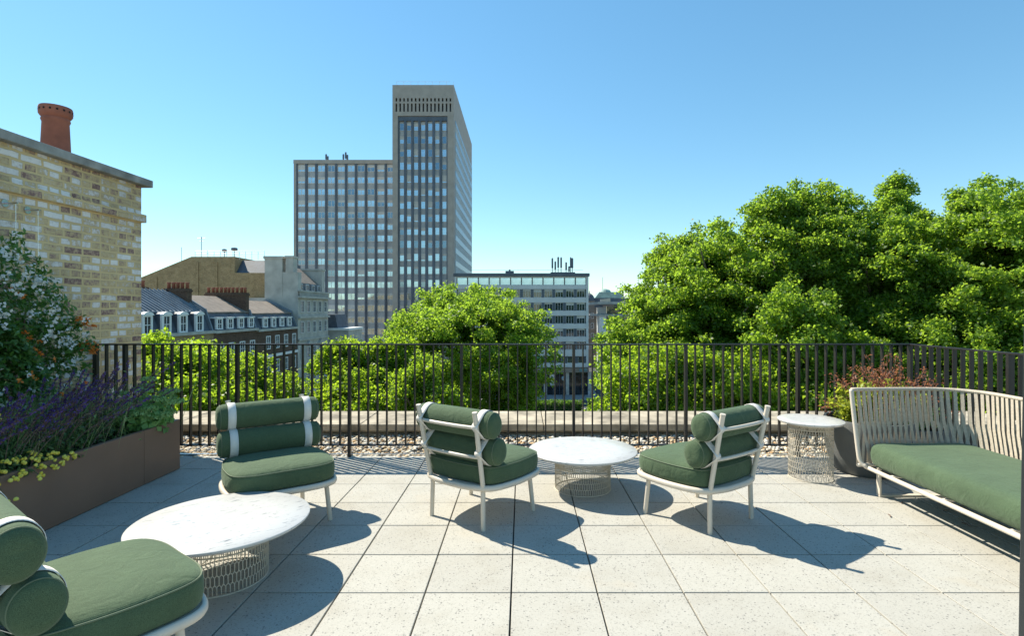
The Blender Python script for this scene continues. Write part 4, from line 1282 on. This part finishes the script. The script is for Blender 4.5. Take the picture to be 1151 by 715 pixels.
mb = MB(); mb.tube([(36, 5, Z(10)), (36, 5, Z(16))], .09, 5); mb.tube([(52, 5, Z(5)), (52, 5, Z(17))], .09, 5); mb.build('mast', M['rib'], bd)
fo = thing('modern_block', 'modern cream framed block with deep overhanging roof beside the trees', 'building', (0, 150, GZ))
mb = MB(); mb.box(23.4, 42, .9, 22, 0, Z(2.2)); mb.build('wall', M['spandrel'], fo)
mb = MB(); mb.box(20.6, 44, -1.6, 22, Z(2.9), Z(3.6)); mb.box(21.0, 43.5, -1.2, 22, Z(-.3), Z(.15)); mb.build('roof_slab', M['pale_stone'], fo)
mb = MB(); mb.box(24.2, 42, .2, 20, Z(3.6), Z(4.6)); mb.build('roof_plant', M['rib'], fo)
mb = MB(); mb.box(21.4, 22.9, -.6, 2, 0, Z(-.32)); mb.build('white_pier', M['white'], fo)
mb = MB(); mb.box(23.2, 41, .4, .85, Z(.4), Z(2.4)); mb.box(23.2, 41, .4, .85, Z(-14), Z(-.9)); mb.build('window', M['glass'], fo)
mb = MB(); mb.box(37.5, 41.5, 26, 32, Z(2), Z(9.0)); mb.build('stair_core', M['spandrel'], fo)

# ---- terrace houses on the left, along X = -33
HX = -33.0
def houses():
    wsash = window_mesh('window', 1.15, 1.75, .10, [M['white'], M['glass'], M['blind']], 2, 2, .11, .05, facing='+x')
    wsash2 = window_mesh('window', 1.1, 1.45, .10, [M['white'], M['glass'], M['blind']], 2, 2, .11, .05, facing='+x')
    wstone = window_mesh('window', 1.15, 1.8, .10, [M['office_white'], M['glass'], M['blind']], 2, 2, .10, .06, facing='+x')
    def dormer_parts(mb, y, w, z0, z1, arched):
        # white cheeks and head, projecting from the mansard
        for a in (y - w / 2 - .14, y + w / 2):
            mb.box(HX - 1.6, HX - .25, a, a + .14, z0, z1, 1); mb.box(HX - .25, HX - .05, a, a + .14, z0, z1, 0)
        if arched:
            prof = [(y - w / 2 - .2, z1)] + [(y - (w / 2 + .2) * math.cos(PI * k / 8), z1 + .32 * math.sin(PI * k / 8)) for k in range(1, 8)] + [(y + w / 2 + .2, z1)]
            mb.prism(prof, 'x', HX - 1.6, HX - .25, 1); mb.prism(prof, 'x', HX - .249, HX + .05, 0)
        else:
            mb.box(HX - 1.6, HX + .05, y - w / 2 - .2, y + w / 2 + .2, z1, z1 + .14, 0)
    def house(name, label, ya, yb, brick, roofmat, zw, zm, ridge, dorm, dw, dz0, dz1, arched, rows, wm, seams=False):
        t = thing(name, label, 'house', (0, 0, GZ), 0, 'brick terrace houses across the square')
        mb = MB(); mb.box(HX - 9, HX, ya, yb - .004, 0, Z(zw)); mb.build('wall', brick, t)
        mb = MB(); mb.box(HX - .1, HX + .28, ya, yb - .004, Z(zw) + .001, Z(zw) + .3); mb.build('cornice', M['pale_stone'], t)
        mb = MB(); mb.prism([(HX - 9, Z(zw) + .002), (HX - .15, Z(zw) + .002), (HX - .95, Z(zm)), (HX - 9, Z(zm))], 'y', ya + .2, yb - .2); mb.build('mansard', M['slate'], t)
        mb = MB(); mb.prism([(HX - .8, Z(zm) + .002), (HX - .8, Z(zm) + .12), (HX - 4.4, Z(ridge)), (HX - 8.6, Z(zm) + .12), (HX - 8.6, Z(zm) + .002)], 'y', ya + .15, yb - .15)
        if seams:
            y = ya + .3
            while y < yb - .3:
                dx = -3.6; dzz = ridge - zm - .12
                mb.add([(HX - .8, y, Z(zm) + .12), (HX - .8, y + .07, Z(zm) + .12), (HX - 4.4, y + .07, Z(ridge)), (HX - 4.4, y, Z(ridge)),
                        (HX - .8, y, Z(zm) + .26), (HX - .8, y + .07, Z(zm) + .26), (HX - 4.4, y + .07, Z(ridge) + .14), (HX - 4.4, y, Z(ridge) + .14)],
                       [(0, 1, 2, 3), (4, 7, 6, 5), (0, 4, 5, 1), (1, 5, 6, 2), (2, 6, 7, 3), (3, 7, 4, 0)]); y += .62
        mb.build('roof', roofmat, t)
        mb = MB()
        mb.prism([(HX + .1, Z(zw)), (HX - .75, Z(zm) + .35), (HX - 4.4, Z(ridge) + .35), (HX - 9, Z(zm)), (HX - 9, Z(zw))], 'y', yb - .2, yb - .006); mb.build('party_wall', M['lead'], t)
        for y in dorm:
            mb = MB(); dormer_parts(mb, y, dw, Z(dz0), Z(dz1), arched); d = mb.build('dormer', [M['white'], M['slate']], t)
            w_ = window_mesh('window', dw, dz1 - dz0, .08, [M['white'], M['glass'], M['blind']], 2, 2, .12, .06, facing='+x')
            place(w_, 'window', d, (HX - .12, y, Z(dz0)))
        for zr, ys in rows:
            for y in ys: place(wm, 'window', t, (HX + .01, y, Z(zr)))
        return t
    h1 = house('terrace_house', 'terrace house with ribbed metal roof and four arched white dormers', 44.0, 58.5, M['tan_brick'], M['lead'], -1.05, 1.2, 3.5,
          (45.6, 48.3, 50.9, 53.4, 56.1), 1.05, -.75, .95, True, [(-4.2, (45.6, 48.3, 50.9, 53.4, 56.1)), (-7.6, (45.6, 48.3, 50.9, 53.4, 56.1)), (-11, (48.3, 50.9, 53.4, 56.1))], wsash, True)
    h2 = house('terrace_house', 'dark brick terrace house with brown tiled roof in the middle of the row', 58.5, 68.0, M['brown_brick'], M['tile_roof'], -1.1, 1.1, 3.1,
          (59.8, 62.0, 64.4, 66.8), 1.0, -.7, .5, False, [(-4.0, (59.8, 62.0, 64.4, 66.8)), (-7.2, (59.8, 62.0, 64.4, 66.8)), (-10.6, (59.8, 62.0, 64.4, 66.8))], wsash)
    h3 = house('terrace_house', 'dark brick terrace house with slate roof and white string course next to the white building', 68.0, 80.3, M['brown_brick'], M['tile_roof'], -1.3, .9, 2.7,
          (70.5, 72.9, 75.4, 77.8), .95, -.85, .35, False, [(-3.7, (71.0, 73.6, 76.3, 79.0)), (-6.9, (71.0, 73.6, 76.3, 79.0)), (-10.3, (71.0, 73.6, 76.3, 79.0))], wsash)
    mb = MB(); mb.box(HX + .002, HX + .16, 68.0, 80.2, Z(-4.75), Z(-4.4)); mb.build('string_course', M['white'], h3)
    potp = [(.17, 0), (.15, .5), (.2, .55), (.2, .65), (.14, .66), (.0, .6)]
    def stack(parent, x0, x1, y0, y1, z0, z1, n, brick):
        mb = MB(); mb.box(x0, x1, y0, y1, Z(z0), Z(z1)); mb.box(x0 - .08, x1 + .08, y0 - .08, y1 + .08, Z(z1) - .35, Z(z1) - .15)
        s = mb.build('chimney', brick, parent)
        pmesh = MB().lathe(potp, 10).mesh('pot', M['terracotta'], True)
        for k in range(n): place(pmesh, 'pot', s, (x0 + (x1 - x0) * (k + .5) / n + rb.uniform(-.05, .05), (y0 + y1) / 2, Z(z1)))
    stack(h1, -41.6, -37.9, 54.6, 55.6, .5, 3.75, 6, M['brown_brick'])
    stack(h1, -37.6, -35.2, 57.4, 58.3, .5, 3.7, 5, M['brown_brick'])
    stack(h2, -38.9, -33.9, 67.1, 67.9, .3, 3.55, 10, M['brown_brick'])
    # white stone building
    ya, yb = 80.5, 93.0
    t = thing('stone_building', 'pale stone building with balustrade, dormers and tall chimney wall', 'building', (0, 0, GZ))
    mb = MB(); mb.box(HX - 9, HX, ya, yb, 0, Z(3.2))
    mb.box(-37.9, -35.3, ya, ya + 1.6, Z(3.2), Z(9.0)); mb.box(-35.3, -33.05, ya + .05, ya + 1.4, Z(3.2), Z(7.0)); mb.box(-34.8, -33.7, ya, ya + 1.5, Z(7.0), Z(9.1))
    mb.box(-38.05, -35.15, ya - .12, ya + 1.72, Z(9.0), Z(9.35)); mb.box(-34.92, -33.58, ya - .12, ya + 1.62, Z(9.1), Z(9.4))
    mb.box(-37.6, -33.6, yb - 1.3, yb, Z(3.2), Z(8.0)); mb.box(-37.75, -33.45, yb - 1.42, yb + .1, Z(8.0), Z(8.3))
    mb.build('wall', M['pale_stone'], t)
    mb = MB(); mb.box(HX - .3, HX + .55, ya, yb, Z(3.202), Z(3.5)); mb.box(HX + .002, HX + .35, ya, yb, Z(.15), Z(.5)); mb.box(HX + .002, HX + .2, ya, yb, Z(-3.2), Z(-2.9))
    mb.build('cornice', M['pale_stone'], t)
    mb = MB(); mb.box(HX + .05, HX + .3, ya, yb, Z(4.15), Z(4.35))
    y = ya + .3
    while y < yb: mb.box(HX + .1, HX + .25, y, y + .16, Z(3.5), Z(4.15)); y += .36
    mb.build('balustrade', M['pale_stone'], t)
    mb = MB(); mb.prism([(HX - 4.8, Z(3.2)), (HX - .5, Z(3.2)), (HX - 1.0, Z(5.6)), (HX - 4.2, Z(8.3)), (HX - 4.8, Z(8.3))], 'y', ya + 1.7, yb - 1.5); mb.build('roof', M['tile_roof'], t)
    for y in (83.0, 85.4, 87.8, 90.2):
        mb = MB(); mb.box(HX - 1.7, HX - .6, y - .75, y + .75, Z(3.3), Z(5.5)); d = mb.build('dormer', M['lead'], t)
        place(wstone, 'window', d, (HX - .58, y, Z(3.55)))
    for zr in (1.05, -2.1, -6.0, -9.6):
        for y in (82.0, 84.3, 86.7, 89.1, 91.5): place(wstone, 'window', t, (HX + .01, y, Z(zr)))
    mb = MB()
    for y in (84.3, 89.1): mb.prism([(y - 1.0, Z(-3.9)), (y + 1.0, Z(-3.9)), (y, Z(-3.25))], 'x', HX, HX + .4)
    mb.build('pediment', M['pale_stone'], t)
    # low white annex beyond
    a = thing('stone_annex', 'small low white stone wing beyond the pale stone building', 'building', (0, 0, GZ))
    mb = MB(); mb.box(HX - 5, HX + 2.5, 96.0, 104, 0, Z(-2.2)); mb.build('wall', M['pale_stone'], a)
    mb = MB(); mb.box(HX - 5.1, HX + 2.7, 95.8, 104.2, Z(-2.2), Z(-1.8)); mb.build('parapet', M['white'], a)
    mb = MB(); mb.prism([(HX - 3.5, Z(-1.8)), (HX + .3, Z(-1.8)), (HX - .2, Z(.6)), (HX - 3.2, Z(.6))], 'y', 97, 103); mb.build('roof', M['slate'], a)
    # big brown gable behind
    b = thing('brick_block', 'large tan brick block with sloping blank gable behind the terrace houses', 'building', (0, 0, GZ))
    prof = [(-75, 0), (-40.0, 0), (-40.0, Z(7.25)), (-45.2, Z(7.25)), (-45.2, Z(9.8)), (-52.0, Z(9.8)), (-60, Z(6.5)), (-75, Z(1.0))]
    mb = MB(); mb.prism(prof, 'y', 86.0, 100.0)
    for x in (-57.5, -51.0, -48.0): mb.box(x - .15, x + .15, 85.85, 85.998, Z(-2), Z(6.6 if x < -57 else 9.0))
    mb.build('wall', M['tan_brick'], b)
    mb = MB(); mb.prism([(86.4, Z(7.26)), (99, Z(7.26)), (99, Z(9.4)), (88.3, Z(9.4))], 'x', -45.15, -40.1); mb.build('roof', M['slate'], b)
    mb = MB()
    mb.tube([(-52, 87, Z(10.8)), (-41, 87, Z(10.8))], .035, 5); mb.tube([(-52, 87, Z(10.4)), (-41, 87, Z(10.4))], .035, 5)
    for k in range(12): mb.tube([(-52 + k, 87, Z(9.4)), (-52 + k, 87, Z(10.8))], .035, 5)
    mb.build('roof_rail', M['win_frame'], b)
    mb = MB()
    mb.tube([(-51.6, 88, Z(9.8)), (-51.6, 88, Z(13.2))], .05, 5); mb.tube([(-52.3, 88, Z(13.0)), (-50.9, 88, Z(13.0))], .035, 5); mb.tube([(-51.9, 88, Z(12.5)), (-51.3, 88, Z(12.5))], .035, 5)
    mb.tube([(-54.8, 88, Z(8)), (-54.8, 88, Z(11.5))], .035, 5)
    mb.lathe([(0, 0), (.45, .1), (.5, .3), (.45, .5), (0, .6)], 10, (-46.3, 88, Z(10.9))); mb.tube([(-46.3, 88, Z(9.8)), (-46.3, 88, Z(11))], .06, 5)
    mb.lathe([(0, 0), (.35, .1), (.4, .3), (.3, .5), (0, .55)], 10, (-47.9, 88, Z(10.7))); mb.tube([(-47.9, 88, Z(9.8)), (-47.9, 88, Z(10.8))], .06, 5)
    mb.build('antenna', M['rib'], b)
houses()

# ================================================================== STREET THINGS
def hedge(label, x0, x1, y0, y1, h, seed):
    r = np.random.default_rng(seed); n = 5200
    loc = ((x0 + x1) / 2, (y0 + y1) / 2, GZ)
    t = thing('hedge', label, 'hedge', loc, 0, 'clipped hedges at the park edge')
    wx, wy = (x1 - x0) / 2, (y1 - y0) / 2
    P = np.stack([r.uniform(-wx, wx, n), r.uniform(-wy, wy, n), r.uniform(0.1, h, n)], 1)
    k = r.random(n); P[k < .4, 2] = h + r.normal(size=(k < .4).sum()) * .12; m = (k >= .4) & (k < .8); P[m, 1] = -wy + r.normal(size=m.sum()) * .12
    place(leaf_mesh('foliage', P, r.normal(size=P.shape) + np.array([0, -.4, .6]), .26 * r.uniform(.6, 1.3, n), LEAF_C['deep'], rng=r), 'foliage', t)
    mb = MB(); mb.box(-wx + .25, wx - .25, -wy + .25, wy - .25, 0, h - .35); mb.build('branches', M['bark'], t)
hedge('dark clipped hedge at the park edge, left part below the shops', -2, 11.2, 101.0, 103.0, 2.3, 1)
hedge('dark clipped hedge at the park edge, right part near the road mouth', 12.2, 18.2, 101.5, 103.5, 2.5, 2)
def sign(label, x, y, h, red):
    t = thing('traffic_sign', label, 'traffic sign', (x, y, GZ))
    mb = MB(); mb.tube([(0, 0, 0), (0, 0, h)], .06, 8); mb.build('pole', M['iron'], t, smooth=True)
    mb = MB()
    mb.prism([(.42 * math.cos(k * PI / 12), h - .35 + .42 * math.sin(k * PI / 12)) for k in range(24)], 'y', -.12, -.07); mb.build('disc', M['red'], t)
    mb = MB(); mb.box(-.28, .28, -.13, -.122, h - .43, h - .27); mb.build('white_bar', M['white'], t)
sign('round red traffic sign on a pole at the road mouth', 15.75, 115.5, 4.6, True)
def lamp(label, x, y, h):
    t = thing('street_lamp', label, 'street lamp', (x, y, GZ), 0, 'black street lamps')
    mb = MB(); mb.tube([(0, 0, 0), (0, 0, .8), (0, 0, .85), (0, 0, h)], [.14, .13, .08, .05], 10); mb.build('pole', M['iron'], t, smooth=True)
    mb = MB(); mb.lathe([(.05, 0), (.2, .1), (.28, .55), (.3, .6), (.12, .8), (.02, .95)], 12, (0, 0, h)); mb.build('lantern', M['glass_blue'], t, autosmooth=True)
lamp('black street lamp in front of the shop doors', 8.4, 113.0, 4.8)
lamp('black street lamp right of the red traffic sign', 17.6, 117.6, 6.4)

def person(label, x, y, coat, rz=0):
    t = thing('person', label, 'person', (x, y, GZ + .135), rz)
    vs = [(0, 0, .95), (0, .0, 1.18), (0, .01, 1.38), (0, .0, 1.50), (0, -.01, 1.56),
          (-.09, 0, .90), (-.10, -.08, .50), (-.10, .06, .08), (.09, 0, .90), (.10, .10, .50), (.10, .24, .10),
          (-.18, 0, 1.40), (-.23, .03, 1.12), (-.22, -.08, .88), (.18, 0, 1.40), (.23, -.02, 1.12), (.22, -.14, .90),
          (-.10, -.06, .04), (.10, .12, .06)]
    es = [(0, 1), (1, 2), (2, 3), (3, 4), (0, 5), (5, 6), (6, 7), (0, 8), (8, 9), (9, 10), (2, 11), (11, 12), (12, 13), (2, 14), (14, 15), (15, 16), (7, 17), (10, 18)]
    rad = [.14, .14, .16, .065, .06, .10, .075, .05, .10, .075, .05, .065, .05, .035, .065, .05, .035, .04, .04]
    me = bpy.data.meshes.new('body'); me.from_pydata(vs, es, []); me.materials.append(coat)
    b = place(me, 'body', t)
    b.modifiers.new('skin', 'SKIN')
    for i, r in enumerate(rad): me.skin_vertices[0].data[i].radius = (r, r * .8)
    me.skin_vertices[0].data[0].use_root = True
    b.modifiers.new('sub', 'SUBSURF').levels = 1
    mb = MB(); mb.lathe([(0, -.12), (.05, -.11), (.075, -.05), (.08, .02), (.07, .08), (.04, .12), (0, .13)], 12, (0, -.01, 1.66)); mb.build('head', M['skin'], t, smooth=True)
    mb = MB(); mb.lathe([(.083, 0.0), (.086, .04), (.075, .09), (.045, .13), (0, .142)], 12, (0, .012, 1.66)); mb.build('hair', M['cloth_dark'], t, smooth=True)
person('small distant person in pale clothes walking at the building corner', 14.6, 119.5, M['cloth_pale'], .4)
person('small distant person in dark clothes standing by the shop corner', 13.6, 121.0, M['cloth_dark'], -1.2)

rt = random.Random(4)
for (px_, py_) in ((1014, 566), (1000, 581), (1064, 575), (1088, 571), (1106, 574), (1086, 591)):
    d = FPX * CAMZ / (py_ - 348); p = at(px_, py_, d)
    o = MB(); a = rt.uniform(0, 3); L = rt.uniform(.02, .05)
    o.tube(spline([(-L * math.cos(a), -L * math.sin(a), 0), (.006, .004, .003), (L * math.cos(a), L * math.sin(a) + .008, 0)], 3), .0035, 5)
    q = o.build('fallen_twig', M['stem_brown']); q.location = (p.x, p.y, .006)
    tag(q, 'small dark fallen twig on the paving beside the sofa', 'twig', 'fallen twigs by the sofa')

# ================================================================== TREES
G = 'plane trees in the square'
make_tree('bright lime plane tree at the left beside the brick wall', 'bright', 25, [(182, 424, 48, 36), (217, 412, 28, 22), (152, 416, 32, 30), (200, 462, 75, 48)], 31, 24000, .21, G)
make_tree('bright lime plane tree in front of the dark brick terrace house', 'bright', 27.5, [(262, 428, 34, 30), (300, 452, 34, 27), (250, 475, 60, 42), (322, 470, 26, 24)], 32, 20000, .22, G)
make_tree('bright lime plane tree left of the dark middle tree', 'bright', 31, [(378, 414, 23, 24), (410, 410, 26, 24), (440, 408, 23, 22), (402, 452, 50, 44), (366, 476, 26, 28)], 33, 26000, .23, G)
make_tree('small bright plane tree directly left of the dark middle crown', 'bright', 27, [(468, 434, 25, 24), (495, 456, 20, 20), (452, 464, 48, 32)], 34, 13000, .21, G)
make_tree('large rounded plane tree in the middle below the tower', 'mid', 44, [(527, 400, 78, 62), (500, 356, 36, 26), (545, 355, 40, 27), (574, 390, 28, 36), (475, 382, 34, 34), (522, 455, 70, 52), (570, 445, 32, 44)], 35, 60000, .27, G)
make_tree('tall plane tree forming the left side of the right hand grove', 'mid', 36, [(798, 345, 62, 74), (766, 298, 34, 34), (820, 298, 34, 34), (775, 345, 55, 50), (738, 362, 36, 44), (712, 405, 34, 40), (790, 440, 90, 60)], 36, 66000, .25, G)
make_tree('bright low plane tree in front of the right hand grove', 'bright', 26, [(755, 418, 52, 34), (718, 442, 38, 30), (800, 434, 40, 32), (760, 478, 82, 44)], 37, 26000, .21, G)
make_tree('plane tree with the wide high crown in the middle of the grove', 'mid', 33, [(915, 325, 72, 95), (866, 254, 25, 32), (906, 240, 32, 30), (938, 252, 24, 34), (925, 300, 48, 45), (862, 330, 36, 55), (893, 400, 42, 52), (950, 432, 42, 48)], 38, 64000, .24, G)
make_tree('tallest plane tree with a thin sprig standing above its crown', 'mid', 34, [(1010, 345, 58, 82), (1006, 218, 12, 13), (1001, 243, 17, 20), (1024, 268, 20, 24), (1000, 285, 32, 36), (1002, 402, 34, 48), (1042, 432, 36, 44)], 39, 50000, .24, G)
make_tree('plane tree at the far right of the grove behind the railing', 'mid', 31, [(1108, 325, 62, 82), (1096, 246, 28, 32), (1080, 290, 26, 36), (1116, 262, 22, 28), (1090, 398, 34, 44), (1130, 432, 42, 48)], 40, 56000, .23, G)
make_tree('plane tree at the right picture edge, cut off by the door jamb', 'mid', 31.5, [(1175, 320, 58, 92), (1155, 255, 30, 36), (1190, 250, 34, 36), (1145, 330, 32, 55), (1240, 340, 60, 85), (1190, 420, 90, 60)], 41, 50000, .24, G)
make_tree('low bright plane tree beneath the middle of the grove', 'bright', 27, [(872, 416, 34, 30), (845, 446, 42, 34), (892, 455, 46, 36), (860, 485, 70, 40)], 42, 20000, .21, G)
make_tree('low plane tree beneath the right part of the grove', 'mid', 27, [(960, 420, 48, 34), (1010, 440, 46, 36), (985, 480, 85, 45)], 43, 22000, .22, G)
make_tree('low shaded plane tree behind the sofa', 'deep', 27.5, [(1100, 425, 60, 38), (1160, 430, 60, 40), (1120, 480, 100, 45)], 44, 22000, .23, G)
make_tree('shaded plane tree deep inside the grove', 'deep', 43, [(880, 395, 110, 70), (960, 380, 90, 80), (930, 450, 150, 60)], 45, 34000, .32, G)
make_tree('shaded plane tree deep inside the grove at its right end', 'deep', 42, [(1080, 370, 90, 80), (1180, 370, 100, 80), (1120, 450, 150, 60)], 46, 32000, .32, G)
